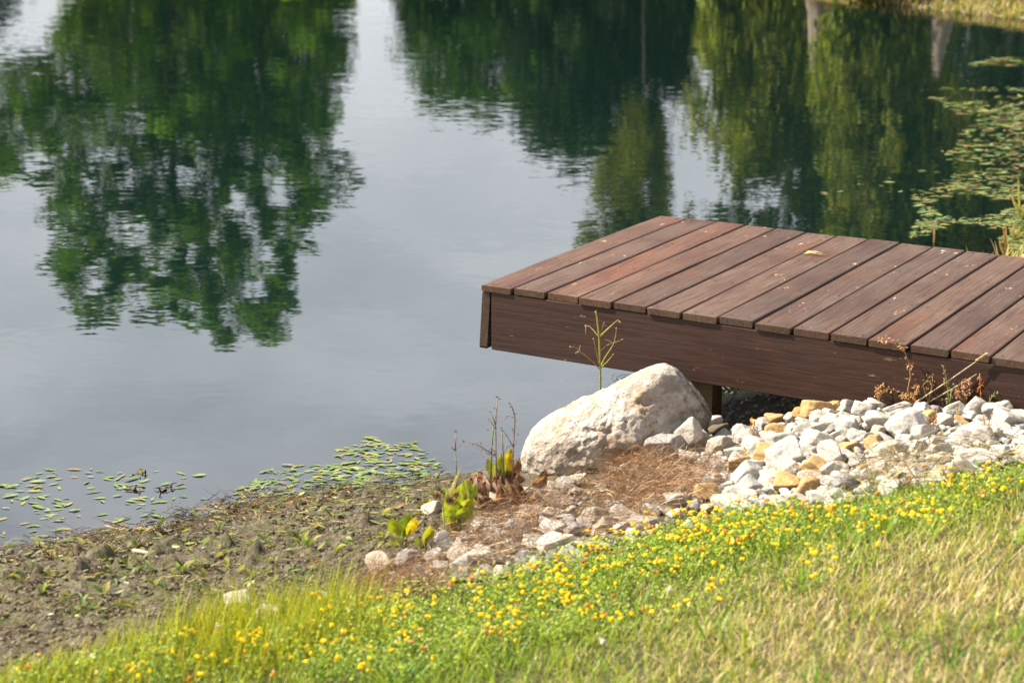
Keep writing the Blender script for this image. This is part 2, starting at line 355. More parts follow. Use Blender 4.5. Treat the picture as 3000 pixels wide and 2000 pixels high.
cn = n.noise(cv, 1.15, 5, .5, .3); cn2 = n.noise(cv, 3.1, 4, .55)
cf = n.ramp(n.math('ADD', n.math('MULTIPLY', cn, .75), n.math('MULTIPLY', cn2, .25)), [(.36, .45), (.6, 1.)])
low = n('ShaderNodeMapRange', {0: xyz[2], 1: .12, 2: .7, 3: 1., 4: .6}).outputs[0]
ccol = n.ramp(xyz[2], [(0., (8.4, 8.6, 9.1)), (.16, (9.3, 9.4, 9.9)), (.24, (11.6, 11.9, 12.6)), (.32, (17.5, 18.0, 19.0)), (.40, (15.0, 15.5, 16.5)), (.56, (3.2, 3.5, 4.0)), (1., (2.0, 2.3, 2.8))])
skc = n.mix(n.math('MULTIPLY', cf, low), sky.outputs[0], ccol)
n('ShaderNodeOutputWorld', {'Surface': n('ShaderNodeBackground', {'Color': skc, 'Strength': .06}).outputs[0]})
sc.view_settings.view_transform = 'Standard'; sc.view_settings.look = 'None'; sc.view_settings.exposure = 1.4; sc.view_settings.gamma = 1; sc.view_settings.use_curve_mapping = False
sc.render.engine = 'CYCLES'; sc.cycles.use_denoising = True; sc.cycles.max_bounces = 8; sc.cycles.transparent_max_bounces = 12
sc.cycles.caustics_reflective = False; sc.cycles.caustics_refractive = False; sc.cycles.sample_clamp_indirect = 6
# ------------------------------------------------------------------ ground sheets
def axis(fine0, fine1, step, outer, grow=1.35, mid=9.):
    a = list(np.arange(fine0, fine1+1e-6, step)); st = step; x = a[-1]
    while x < outer[1]: st = min(st*grow, 60 if x > mid else .22); x += st; a.append(x)
    st = step; x = a[0]
    while x > outer[0]: st = min(st*grow, 60); x -= st; a.insert(0, x)
    return np.array(a)
def grid(xs, ys):
    X, Y = np.meshgrid(xs, ys); nx, ny = len(xs), len(ys)
    i = np.arange(nx*ny).reshape(ny, nx)
    return X.ravel(), Y.ravel(), np.stack([i[:-1, :-1].ravel(), i[:-1, 1:].ravel(), i[1:, 1:].ravel(), i[1:, :-1].ravel()], -1)
xs = axis(-2.6, 2.6, .0125, (-900, 900)); ys = axis(3.6, 7.9, .0125, (-500, 1500), 1.25, 31.)
X, Y, Q = grid(xs, ys); S = sdist(X, Y); Z = Hs(X, Y, S)
GE = np.array([G(px, py)[:2] for px, py in [(-900, 2250), (-200, 2010), (0, 1990), (250, 1945), (450, 1880), (700, 1815), (1000, 1775), (1300, 1735), (1550, 1690), (1750, 1640), (1950, 1560), (2150, 1510), (2400, 1490), (2650, 1455), (2850, 1400), (3000, 1380), (3300, 1330), (4200, 1240)]])
LAWN = [(-60, -500)]+[(-40, 2.0), (-12, 1.0), (-5, 2.6)]+[tuple(p) for p in GE]+[(5, 6.), (8, 8), (16, 12), (60, 14), (60, -500)]
lawn = inpoly(X, Y, LAWN) | ((Y < 2.5) & (S > 0))
mudm = np.clip(1-sst(-.06, .03, -S), 0, 1)*(~lawn)*(np.abs(X) < 3)*(Y < 8.2)*sst(.25, -.2, X)
clod = n2(X, Y, 9., 5, 3)*.014+np.abs(n2(X, Y, 24., 8, 3))*.024+n2(X, Y, 36., 9, 2)*.012
pk = np.maximum(n2(X, Y, 19., 21, 4)-.2, 0)*.11*sst(.05, .3, S)*(1-sst(.5, .9, S))*(X < -.2)
Z = Z+mudm*(clod*(.35+.65*sst(.0, .25, S))+pk)+np.where(lawn, n2(X, Y, 6., 4, 3)*.012, 0)
def nearf(m): return m[Q].mean(1) >= .5
fs = S[Q].mean(1); fl = nearf(lawn); fy = Y[Q].mean(1); fx = X[Q].mean(1)
far = (fy > 9.5) | (np.abs(fx) > 14)
cls = np.where(fs < 0, 0, np.where(far & (fy > 9.5), 3, np.where(fl | (fx > 2.45) & (fs > .25), 1, 2)))
P3 = np.stack([X, Y, Z], -1)
for k, (nm, mt) in enumerate([('pond_bed', 'bed'), ('lawn_ground', 'soil'), ('mud_bank', 'mud'), ('far_bank', 'farbank')]):
    q = Q[cls == k]; u, inv = np.unique(q, return_inverse=True)
    tag(mk(nm, P3[u], inv.reshape(-1, 4), M[mt]), kind='structure')
def H(x, y):      # surface height including clods, for things that lie on it
    return Hs(x, y)
# water sheet
xs = axis(-3.2, 3.6, .06, (-50, 20), 1.3, 10.); ys = axis(4.6, 9.5, .06, (0, 48), 1.15, 31.)
X, Y, Q = grid(xs, ys); S = sdist(X, Y); D = -Hs(X, Y, S)
q = Q[(D[Q].max(1) > -.06)]; u, inv = np.unique(q, return_inverse=True)
wo = mk('water', np.stack([X, Y, X*0], -1)[u], inv.reshape(-1, 4), M['water']); tag(wo, kind='structure')
a = wo.data.attributes.new('depth', 'FLOAT', 'POINT'); a.data.foreach_set('value', np.maximum(D[u], 0).astype(np.float32))
# ------------------------------------------------------------------ the dock
AX, AY, YAW, PW, DW = -.12277, 7.21432, .531025, .1445, 1.57
ZT, TH = .5415, .026
dock = empty('wooden_dock', (AX, AY, 0), -YAW)
tag(dock, 'low brown stained wooden plank dock reaching over the pond beside the pale boulder', 'dock')
def box_along(sec, y0, y1, seg, warp=0., seed=0, inset=.003):
    """cross-section sec (k,2) in x,z swept along y with slightly eased ends"""
    k = len(sec); c = sec.mean(0); V = []; ys_ = [y0, y0+inset]+list(np.linspace(y0, y1, seg+2)[1:-1])+[y1-inset, y1]
    for i, y in enumerate(ys_):
        f = 1-inset/.045 if i in (0, len(ys_)-1) else 1
        wv = warp*vnoise(np.array([y*1.7, seed*3.1, 0]), seed); wx = warp*vnoise(np.array([y*1.3, seed*5.1, 9]), seed+5)
        s = (sec-c)*[1-(1-f)*.3, f]+c
        V += [(x+wx, y, z+wv) for x, z in s]
    n_ = len(ys_); Q = [(i*k+j, i*k+(j+1) % k, (i+1)*k+(j+1) % k, (i+1)*k+j) for i in range(n_-1) for j in range(k)]
    T = [(0, j, j+1) for j in range(1, k-1)]+[((n_-1)*k, (n_-1)*k+j+1, (n_-1)*k+j) for j in range(1, k-1)]
    return np.array(V), np.array(Q), np.array(T)
def rsec(x0, x1, z0, z1, r):
    P = []
    for cx, cz, a0 in ((x0+r, z0+r, 180), (x1-r, z0+r, 270), (x1-r, z1-r, 0), (x0+r, z1-r, 90)):
        for t in (0, 45, 90): P.append((cx+r*math.cos(R(a0+t)), cz+r*math.sin(R(a0+t))))
    return np.array(P)
NPL = 21
edges = [k*PW+random.uniform(-.0015, .0015) for k in range(NPL+1)]
SV = np.array([(r_*math.cos(t*math.pi/4), r_*math.sin(t*math.pi/4), z) for r_, z in ((.0048, -.002), (.0048, .0006), (.0022, .0002)) for t in range(8)])
SQ = [(i*8+j, i*8+(j+1) % 8, i*8+8+(j+1) % 8, i*8+8+j) for i in (0, 1) for j in range(8)]; ST = [(16, 16+j, 17+j) for j in range(1, 7)]
rest = MB(); SCREW = mk('screw', SV, [np.array(SQ), np.array(ST)], M['screw'], link=False).data
for k in range(NPL):
    g0, g1 = random.uniform(.004, .0072), random.uniform(.004, .0072)
    V, Q, T = box_along(rsec(edges[k]+g0, edges[k+1]-g1, ZT-TH, ZT+random.uniform(-.0015, .0015), .0045), random.uniform(-.005, .005), DW+random.uniform(-.005, .005), 10, .0025, k)
    pk_ = mk('plank', V, [Q, T], [M['deck'], M['endgrain']], dock, mi=[0]*len(Q)+[1]*len(T), smooth=False)
    for yl in (.036, .54, 1.05, DW-.036):
        for xx in (edges[k]+.034, edges[k+1]-.034):
            xo = xx+random.uniform(-.006, .006); yo = yl+random.uniform(-.012, .012)
            zt = V[(np.abs(V[:, 1]-yo) < .16)][:, 2].max()
            if k < 12:
                o = bpy.data.objects.new('screw', SCREW); COL.objects.link(o); o.parent = pk_; o.location = (xo, yo, zt)
            else: rest.add(SV+[xo, yo, zt], SQ, ST)
tag(rest.build('screw', M['screw'], dock), kind='stuff')
LEN = NPL*PW
def xboard(name, x0, x1, y0, y1, z0, z1, mt, r=.003, lean=0, seg=14, warp=.001):
    V, Q, T = box_along(rsec(y0, y1, z0, z1, r), x0, x1, seg, warp, int(x0*10+y0*31))
    V = np.stack([V[:, 1], V[:, 0], V[:, 2]], -1); V[:, 1] += lean*(z1-V[:, 2])
    o = mk(name, V, [Q[:, ::-1], T[:, ::-1]], [M[mt], M['endgrain']], dock, smooth=False, mi=[0]*len(Q)+[1]*len(T)); return o
FB, FT = .281, ZT-TH-.002
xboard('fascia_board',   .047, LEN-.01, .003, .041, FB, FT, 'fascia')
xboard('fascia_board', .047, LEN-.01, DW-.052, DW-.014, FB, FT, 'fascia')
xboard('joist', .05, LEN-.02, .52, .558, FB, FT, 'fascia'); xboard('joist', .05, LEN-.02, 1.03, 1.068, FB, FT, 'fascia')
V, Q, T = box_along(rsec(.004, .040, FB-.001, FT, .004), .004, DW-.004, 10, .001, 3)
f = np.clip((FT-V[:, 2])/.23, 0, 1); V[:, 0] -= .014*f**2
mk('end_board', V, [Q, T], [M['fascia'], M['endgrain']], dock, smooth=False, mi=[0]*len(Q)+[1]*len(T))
for x, y in ((.885, .056), (.885, DW-.146), (2.35, .056), (2.35, DW-.146)):
    mb = np.vstack([[(x, y), (x+.09, y), (x+.09, y+.09), (x, y+.09)]])
    V = [(a, b, z) for z in (-.5, -.1, .1, FB+.1) for a, b in mb]
    Q = [(i*4+j, i*4+(j+1) % 4, i*4+4+(j+1) % 4, i*4+4+j) for i in range(3) for j in range(4)]+[(12, 13, 14, 15), (3, 2, 1, 0)]
    mk('post', V, np.array(Q), M['post'], dock, smooth=False)
DR = Matrix.Translation((AX, AY, 0)) @ Matrix.Rotation(-YAW, 4, 'Z')
def dockpt(x, y, z): return np.array(DR @ Vector((x, y, z)))
# dry twig and leaf scrap lying on the planks
mb = MB(); tw = (.47, .34, .16)
mb.tube([(0, 0, .004), (.03, .012, .006), (.07, .01, .005), (.1, .024, .004)], [.003, .003, .0025, .001], tw)
mb.tube([(.03, .012, .006), (.05, .03, .007), (.085, .042, .004)], [.002, .002, .001], tw)
mb.tube([(.0, .03, .004), (.04, .035, .009), (.075, .03, .005)], [.003, .0035, .001], (.62, .5, .3))
mb.blob((.012, .035, .006), .006, (.6, .45, .05), stretch=(1.4, 1, .7))
o = mb.build('dry_twig', M['straw']); tag(o, 'small pale dry twig with leaf scraps lying on the dock planks', 'twig')
dd = ray(2355, 745); t_ = (ZT+.002-HC)/dd[2]; o.location = (dd[0]*t_, dd[1]*t_, ZT+.002); o.rotation_euler.z = -.5
# ------------------------------------------------------------------ boulder
OUT = [(1524, 1326), (1529, 1303), (1546, 1265), (1577, 1235), (1638, 1204), (1706, 1173), (1767, 1146), (1832, 1116), (1883, 1090), (1920, 1075), (1958, 1071), (1978, 1076), (2002, 1099), (2039, 1143), (2070, 1184), (2096, 1222), (2085, 1262), (2030, 1285), (1965, 1305), (1900, 1350), (1850, 1385), (1740, 1405), (1640, 1425), (1555, 1415), (1530, 1375)]
ba = np.array([.07, 6.50]); bd_ = np.array([math.cos(R(-8)), math.sin(R(-8))]); bn = np.array([bd_[1], -bd_[0]])   # plane of the outline, and its normal toward the camera
def on_plane(px, py):
    d = ray(px, py); t = (ba@bn)/(d[:2]@bn); return np.array([(d[:2]*t-ba)@bd_, HC+d[2]*t])
O2 = np.array([on_plane(*p) for p in OUT]); C2 = on_plane(1795, 1262)
ang = np.arctan2(O2[:, 1]-C2[1], O2[:, 0]-C2[0]); rad = np.hypot(*(O2-C2).T); od = np.argsort(ang); ang, rad = ang[od], rad[od]
V, F = ico(6)
th = np.arctan2(V[:, 2], V[:, 0]); cphi = np.hypot(V[:, 0], V[:, 2]); sphi = V[:, 1]
rr = np.interp(th, np.r_[ang[-1]-2*np.pi, ang, ang[0]+2*np.pi], np.r_[rad[-1], rad, rad[0]])
rr = np.interp(th, np.linspace(-np.pi, np.pi, 97), np.convolve(np.tile(np.interp(np.linspace(-np.pi, np.pi, 97)[:-1], np.r_[ang[-1]-2*np.pi, ang, ang[0]+2*np.pi], np.r_[rad[-1], rad, rad[0]]), 3), [.2, .6, .2], 'same')[96:193])
pl = rr*.985*np.minimum(1, cphi**.9)
a_ = C2[0]+pl*np.cos(th); z_ = C2[1]+pl*np.sin(th)
zr = (z_-C2[1])
# front belly: fuller low on the left, drawn back to a ridge at the top right
depth = np.where(sphi > 0, .20, .25)*np.sign(sphi)*np.abs(sphi)**.85
depth = depth*(1-.35*sst(.02, .17, zr)*(sphi > 0))-.05*sst(.0, .2, zr)*0
# flat facet turned right on the far-right half of the face
fx_ = a_-C2[0]
depth = np.where(sphi > 0, np.minimum(depth, .21-.85*np.maximum(fx_-.085, 0)-.32*np.maximum(zr-.02, 0)), depth)
depth = np.where(sphi > 0, depth-.15*sst(.0, .12, fx_)*sst(.02, -.1, zr), depth)
pt = np.stack([ba[0]+a_*bd_[0]+depth*bn[0], ba[1]+a_*bd_[1]+depth*bn[1], z_], -1)
nrm = pt-pt.mean(0); nrm /= np.linalg.norm(nrm, axis=1, keepdims=True)
q = pt*1.0
dsp = -.008+.026*fbm(q*6, 40, 3)-.028*np.abs(fbm(q*14, 44, 4))+.012*fbm(q*45, 47, 3)-.014*np.maximum(fbm(q*np.array([10, 10, 26]), 51, 3)-.12, 0)*3
pt = pt+nrm*(dsp*(.35+.65*np.abs(sphi)))[:, None]
bc = pt.mean(0); bc[2] = 0
# darker lichen-covered side keeps its place on the stone: stored as a mask
o = mk('boulder', pt-bc, F, M['boulder'], None); o.location = bc
tag(o, 'large pale rounded boulder at the water edge in front of the dock', 'boulder')
# ------------------------------------------------------------------ stones
def rock(seed, kind):
    r = np.random.default_rng(seed); V, F = ico(4)
    ax6 = np.array([(1, 0, 0), (-1, 0, 0), (0, 1, 0), (0, -1, 0), (0, 0, 1), (0, 0, -1)], float)
    if kind == 'wedge': ax6 = np.array([(1, .4, .3), (-1, .3, .4), (.1, 1, .2), (0, -1, .5), (.2, 0, -1)], float)
    nj = {'chunk': 5, 'slab': 4, 'cobble': 14, 'wedge': 4}[kind]
    nn = np.vstack([ax6+r.normal(0, .24, ax6.shape), r.normal(size=(nj, 3))]); nn /= np.linalg.norm(nn, axis=1, keepdims=True)
    d = np.r_[r.uniform(.5, .8, len(ax6)), r.uniform(.66, .95, nj)]
    if kind == 'cobble': d = r.uniform(.8, 1., len(nn))
    dots = V@nn.T
    rr_ = np.where(dots > .05, d/np.maximum(dots, .05), 4.)
    rr_ = -np.log(np.exp(-42*np.minimum(rr_, 1.25)).sum(1)+np.exp(-42*1.12))/42
    rr_ = rr_/rr_.max()
    V = V*rr_[:, None]; V = V+V/np.linalg.norm(V, axis=1, keepdims=True)*(.075*fbm(V*1.8+seed, seed, 2)+.04*fbm(V*6+seed, seed+3, 3)+.012*fbm(V*22, seed+7, 2))[:, None]
    V = V*{'chunk': (1, .85, .75), 'slab': (1, .75, .42), 'cobble': (1, .85, .72), 'wedge': (1, .7, .62)}[kind]
    V /= np.abs(V[:, 0]).max(); return V, F
ROCKS = {}
for kd, cnt in (('chunk', 7), ('slab', 5), ('cobble', 4), ('wedge', 5)):
    ROCKS[kd] = []
    for i in range(cnt):
        V, F = rock(100+i*7+len(kd)*31, kd); me = mk('stone', V, F, M['white'], link=False).data; ROCKS[kd].append((me, np.abs(V).max(0)))
REG = []
SHAPE = {'chunk': 'angular chunk', 'slab': 'flat slab', 'cobble': 'rounded cobble', 'wedge': 'pointed wedge'}
def stone(px, py, wpx, kind, colr, label=None, p=None, sink=.2, rz=None, tilt=.4, vi=None):
    """px,py is where the stone's middle shows; it is bedded into the bank there"""
    if p is None: p = G(px, py+wpx*.18)
    ld = DR.inverted() @ Vector(p)
    if ld.x > .55 and -.06 < ld.y < 1. and px: p = dockpt(ld.x, -.05, 0); p[2] = float(H(p[0:1], p[1:2])[0])
    me, ext = ROCKS[kind][random.randrange(len(ROCKS[kind])) if vi is None else vi % len(ROCKS[kind])]
    o = bpy.data.objects.new('stone', me); COL.objects.link(o)
    dist = math.hypot(p[0], p[1]); s = wpx/FPX*math.hypot(dist, HC-p[2])/2*1.08
    o.scale = (s, s*random.uniform(.85, 1.1), s*random.uniform(.9, 1.15))
    rz = random.uniform(-.7, .7)+random.choice((0, math.pi)) if rz is None else rz
    o.rotation_euler = (random.uniform(-tilt, tilt), random.uniform(-tilt, tilt), rz)
    o.location = (p[0], p[1], p[2]+s*ext[2]*(1-2*sink)+s*.0)
    o.material_slots[0].link = 'OBJECT'; o.material_slots[0].material = M[colr]
    q = topx(np.array(o.location)); REG.append([o, label, kind, colr, q[0], q[1], s*2])
    return o
HAND = [(2195, 1182, 62, 'chunk', 'tan', 'tan cube shaped stone sticking up under the dock edge'),
 (2250, 1195, 70, 'chunk', 'dark', 'dark grey brown stone shaded behind the tan stones under the dock'),
 (2305, 1200, 62, 'wedge', 'tan', 'tan pointed stone leaning between two others near the dock edge'),
 (2388, 1208, 80, 'chunk', 'tan', 'tan brick shaped block near the dock edge with a dark hollow front'),
 (2448, 1198, 62, 'wedge', 'tan', 'brown tan upright wedge stone beside the brick shaped block'),
 (2262, 1222, 70, 'slab', 'tan', 'yellowish flat stone lying below the pointed tan stone'),
 (2275, 1232, 60, 'chunk', 'tan', 'orange brown stone half buried below the yellowish flat one'),
 (2275, 1262, 105, 'wedge', 'tan', 'largest orange tan wedge stone in the middle of the white pile'),
 (2160, 1210, 112, 'chunk', 'white', 'big pale grey white stone left of the tan stones'),
 (2088, 1182, 32, 'chunk', 'tan', 'small tan stone half in shade at the boulder tip'),
 (2118, 1180, 36, 'wedge', 'cream', 'small cream stone beside the gap under the dock'),
 (2318, 1226, 46, 'cobble', 'white', 'smooth white cobble below the brick shaped tan block'),
 (2105, 1240, 72, 'slab', 'white', 'white oval stone right of the boulder'),
 (2125, 1285, 68, 'wedge', 'white', 'tall white wedge stone right of the boulder'),
 (2190, 1290, 70, 'cobble', 'cream', 'cream rounded stone below the big pale one'),
 (2355, 1262, 64, 'wedge', 'white', 'grey white blocky stone below the tan brick shaped block'),
 (2440, 1280, 62, 'slab', 'white', 'flat white stone with a shaded front in the pile centre'),
 (2410, 1250, 70, 'slab', 'white', 'pale lilac white flat stone below the brown wedge'),
 (2508, 1240, 42, 'cobble', 'cream', 'round cream egg like cobble left of the big white stone'),
 (2660, 1256, 118, 'cobble', 'white', 'biggest brightest white stone in the right half of the pile'),
 (2692, 1208, 78, 'chunk', 'white', 'bright white block resting behind the biggest white stone'),
 (2736, 1205, 48, 'cobble', 'grey', 'grey rounded stone right of the bright white block'),
 (2530, 1205, 64, 'chunk', 'white', 'pale grey angular stone near the dock foot'),
 (2722, 1178, 56, 'chunk', 'white', 'grey white stone against the dock foot'),
 (2595, 1176, 56, 'chunk', 'white', 'white stone among dried weeds at the dock foot'),
 (2545, 1286, 54, 'wedge', 'white', 'pointed white stone left below the biggest white stone'),
 (2480, 1308, 92, 'slab', 'tan', 'pale orange flat slab in the middle of the pile'),
 (2390, 1305, 84, 'chunk', 'white', 'large cream white block above the dry grass edge'),
 (2290, 1305, 90, 'chunk', 'white', 'large blocky white stone below the orange wedge'),
 (2300, 1345, 106, 'chunk', 'white', 'large white stone with blue grey shade in the lower pile'),
 (2300, 1380, 74, 'chunk', 'cream', 'pinkish grey stone below the lower white stone'),
 (2395, 1368, 92, 'slab', 'tan', 'long brown tan slab low in the pile'),
 (2440, 1378, 74, 'wedge', 'white', 'white wedge stone right of the long tan slab'),
 (2190, 1395, 124, 'wedge', 'white', 'long grey white wedge stone by the brown grass'),
 (2090, 1410, 56, 'chunk', 'white', 'white knobbly stone left of the long wedge'),
 (2475, 1425, 96, 'wedge', 'grey', 'grey pointed stone at the flowers'),
 (2540, 1400, 70, 'chunk', 'white', 'white stone at the dry grass edge'),
 (2735, 1415, 88, 'slab', 'white', 'white flat stone lying in the grass at right'),
 (2868, 1355, 84, 'chunk', 'white', 'white stone alone in the dry grass at right'),
 (2765, 1285, 62, 'slab', 'grey', 'light grey flat stone below the grey cobbles'),
 (2760, 1245, 58, 'chunk', 'cream', 'cream grey stone right of the biggest white stone'),
 (2850, 1255, 96, 'slab', 'white', 'wide white slab right of the cream grey stone'),
 (2880, 1285, 80, 'wedge', 'white', 'white wedge below the wide slab'),
 (2870, 1200, 96, 'chunk', 'white', 'wide pinkish white stone by the dock foot'),
 (2945, 1185, 84, 'chunk', 'white', 'large white stone at the dock foot at the right edge'),
 (2980, 1280, 64, 'chunk', 'white', 'white block at the right edge above the dry grass'),
 (1945, 1305, 92, 'chunk', 'grey', 'grey block at the boulder foot'),
 (2012, 1263, 70, 'chunk', 'white', 'grey white block leaning on the boulder right side'),
 (2040, 1310, 64, 'wedge', 'white', 'sharp white wedge in front of the boulder'),
 (2055, 1285, 52, 'chunk', 'cream', 'brownish cream stone between the white wedges by the boulder'),
 (1985, 1300, 50, 'chunk', 'white', 'pale stone tucked between grey block and sharp wedge'),
 (1900, 1360, 100, 'slab', 'white', 'wide pale slab under the boulder overhang'),
 (1840, 1398, 86, 'chunk', 'white', 'white stone in brown grass below the boulder'),
 (1690, 1412, 64, 'chunk', 'cream', 'cream stone wedged under the boulder front'),
 (1640, 1460, 70, 'slab', 'cream', 'mossy cream stone below the boulder left end'),
 (1475, 1480, 92, 'chunk', 'cream', 'brown grey stone behind the withered leaves'),
 (1420, 1388, 70, 'slab', 'dark', 'dark stone at the water line by the withered plant'),
 (1262, 1492, 60, 'chunk', 'cream', 'tan stone on the mud left of the sedge'),
 (1412, 1632, 112, 'chunk', 'white', 'white spotted stone alone among brown stems at left'),
 (1575, 1590, 90, 'slab', 'white', 'white flat stone in the brown stems'),
 (1622, 1600, 84, 'chunk', 'white', 'grey white stone beside the flat one in brown stems'),
 (1725, 1592, 118, 'slab', 'cream', 'long cream slab along the flower edge'),
 (1440, 1570, 70, 'chunk', 'white', 'pale stone left of the brown stems'),
 (1680, 1560, 60, 'chunk', 'grey', 'grey upright stone in brown stems'),
 (1560, 1500, 90, 'slab', 'cream', 'cream flat stone below the boulder in brown stems'),
 (1990, 1470, 80, 'chunk', 'white', 'white stone showing through brown stems'),
 (2150, 1475, 120, 'slab', 'white', 'wide weathered slab where brown stems meet the flowers'),
 (1880, 1530, 92, 'slab', 'cream', 'cream slab deep in brown stems at the flower edge'),
 (1360, 1690, 76, 'slab', 'grey', 'grey flat stone at the flower edge left'),
 (1475, 1680, 56, 'chunk', 'cream', 'small cream stone at the flower edge left'),
 (1155, 1688, 62, 'wedge', 'cream', 'pale pointed stone at the mud edge by the grass'),
 (1105, 1662, 70, 'chunk', 'cream', 'pale broken stone at the mud edge'),
 (705, 1752, 90, 'slab', 'cream', 'pale pinkish flat stone on the mud above the tall grass'),
 (785, 1812, 78, 'cobble', 'cream', 'pale round stone half hidden in the tall yellow grass'),
 (950, 1742, 56, 'slab', 'cream', 'small pale slab at the mud edge by the first flowers'),
 (1540, 1450, 50, 'cobble', 'cream', 'small white cobble below the withered leaves')]
placed = []
for h in HAND:
    o = stone(h[0], h[1], h[2], h[3], h[4], h[5])
    if 1900 < h[0] < 2076 and h[1] < 1330: o.location = at_y(h[0], h[1], 6.24+(h[0]-1930)*.0006)
    placed.append((h[0], h[1], h[2]))
# rubble between them: drop stones where there is still room
FILL = [(2075, 1190), (2250, 1150), (2600, 1160), (3000, 1150), (3250, 1150), (3250, 1290), (3000, 1350), (2850, 1380), (2650, 1430), (2480, 1470), (2200, 1490), (2100, 1475), (2000, 1400), (2020, 1300), (2090, 1250)]
def pebble(mb, p, half, colr):
    V, F = ROCKLO[random.randrange(len(ROCKLO))]; e = np.array(Matrix.Rotation(random.uniform(0, 6.28), 3, 'Z') @ Matrix.Rotation(random.uniform(-.5, .5), 3, 'X'))
    mb.add((V*half)@e.T+np.asarray(p)+[0, 0, half*.35], None, F, colr)
ROCKLO = []
for j in range(10):
    V, F = ico(2); r_ = np.random.default_rng(j); nn = r_.normal(size=(9, 3)); nn /= np.linalg.norm(nn, axis=1, keepdims=True); dots = V@nn.T
    rr_ = np.minimum(np.where(dots > .05, r_.uniform(.55, .9, 9)/np.maximum(dots, .05), 3).min(1), 1); ROCKLO.append((V*rr_[:, None]*[1, .85, .65], F))
sm = MB(); CP = [(.5, .475, .43), (.42, .37, .29), (.3, .285, .26), (.55, .53, .49), (.38, .26, .12)]
for rnd, (w0, w1, sep, need) in enumerate(((62, 96, .58, 58), (40, 64, .54, 105), (22, 40, .5, 260))):
    Pp = scatter_px(FILL, 3600); got = 0
    for px, py in Pp:
        wpx = random.uniform(w0, w1)
        if all((px-a)**2+((py-b)*1.75)**2 > (sep*.5*(wpx+c))**2 for a, b, c in placed):
            g3 = G(px, py+wpx*.18); ld = DR.inverted() @ Vector(g3)
            if ld.x > .3 and ld.y > -.04: continue
            if rnd == 2: pebble(sm, g3, wpx/FPX*6.9*.55, np.array(random.choices(CP, (5, 2, 1.5, 3, .6))[0])*random.uniform(.8, 1.1))
            else: stone(px, py, wpx, random.choices(('chunk', 'slab', 'cobble', 'wedge'), (.45, .2, .1, .25))[0], random.choices(('white', 'cream', 'grey', 'tan'), (.56, .27, .13, .04))[0], None)
            placed.append((px, py, wpx)); got += 1
            if got >= need: break
qq = np.vstack([scatter_px(FILL, 1500), scatter_px([(1380, 1560), (1560, 1440), (1800, 1400), (2000, 1370), (2150, 1430), (1960, 1540), (1700, 1640), (1420, 1700), (1250, 1700), (1190, 1640)], 800)])
for g3 in G(qq[:, 0], qq[:, 1]): pebble(sm, g3, random.uniform(.004, .013), np.array(random.choices(CP, (5, 3, 3, 2, .8))[0])*random.uniform(.5, .95))
m, nt = mat('rubble_chips'); n = N(nt); g_ = n('ShaderNodeNewGeometry').outputs['Position']
cA = n.mix(1., n('ShaderNodeAttribute', None, attribute_name='Col').outputs[0], n.ramp(n.noise(g_, 45., 5, .7), [(.3, .6), (.7, 1.2)]), 'MULTIPLY')
n.out(n('ShaderNodeBsdfPrincipled', {'Base Color': cA, 'Roughness': .9, 'Specular IOR Level': .2, 'Normal': bump(n, n.noise(g_, 90., 4, .7), .003)}).outputs[0]); M['chips'] = m
tag(sm.build('gravel', M['chips'], smooth=False), 'small pale rubble chips filling the gaps between the stones', 'gravel', kind='stuff')
FILL2 = [(1380, 1560), (1560, 1440), (1800, 1400), (2000, 1370), (2150, 1450), (2060, 1520), (1760, 1620), (1420, 1700), (1250, 1700), (1190, 1640)]
got = 0
for px, py in scatter_px(FILL2, 600):
    wpx = random.uniform(36, 100)
    if all((px-a)**2+((py-b)*1.7)**2 > (.62*.5*(wpx+c))**2 for a, b, c in placed):
        stone(px, py, wpx, random.choice(('chunk', 'slab', 'wedge')), random.choice(('white', 'cream', 'white', 'cream', 'grey')), None, sink=.2); placed.append((px, py, wpx)); got += 1
        if got >= 62: break
# stones in the shade below the dock
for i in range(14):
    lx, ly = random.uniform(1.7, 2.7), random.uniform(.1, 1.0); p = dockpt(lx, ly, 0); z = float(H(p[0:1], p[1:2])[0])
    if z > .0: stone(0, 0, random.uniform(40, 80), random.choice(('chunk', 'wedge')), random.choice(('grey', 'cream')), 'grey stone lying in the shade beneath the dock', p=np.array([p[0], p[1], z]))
CN = {'dark': 'dark', 'white': 'white', 'cream': 'cream', 'grey': 'grey', 'tan': 'tan'}
def zone(x, y):
    if x < 1480: return 'among brown stems left of the boulder'
    if x < 2000 and y > 1380: return 'in the brown stems below the boulder'
    if x < 2130: return 'beside the boulder right side' if y < 1400 else 'where brown stems meet the flowers'
    b = 'at the dock foot' if y < 1235 else ('in the pile middle' if y < 1320 else 'by the grass')
    s_ = 'near the tan stones' if x < 2420 else ('around the biggest stone' if x < 2760 else 'at right')
    return b+' '+s_
groups = {}
for r in REG:
    if r[1] is None:
        sz = 'tiny' if r[6] < .05 else ('small' if r[6] < .085 else 'bigger')
        r[1] = f'{sz} {CN[r[3]]} {SHAPE[r[2]]} {zone(r[4], r[5])}'
    groups.setdefault(r[1], []).append(r)
ORD = {1: [''], 2: ['left one', 'right one'], 3: ['leftmost', 'middle one', 'rightmost'], 4: ['leftmost', 'second from left', 'second from right', 'rightmost']}
for lb, rs in groups.items():
    rs.sort(key=lambda r: r[4])
    for i, r in enumerate(rs):
        tg = ORD[len(rs)][i] if len(rs) <= 4 and not lb.endswith('beneath the dock') else ''
        tag(r[0], lb+(', '+tg if tg else ''), 'stone', 'pale rubble stones along the bank')
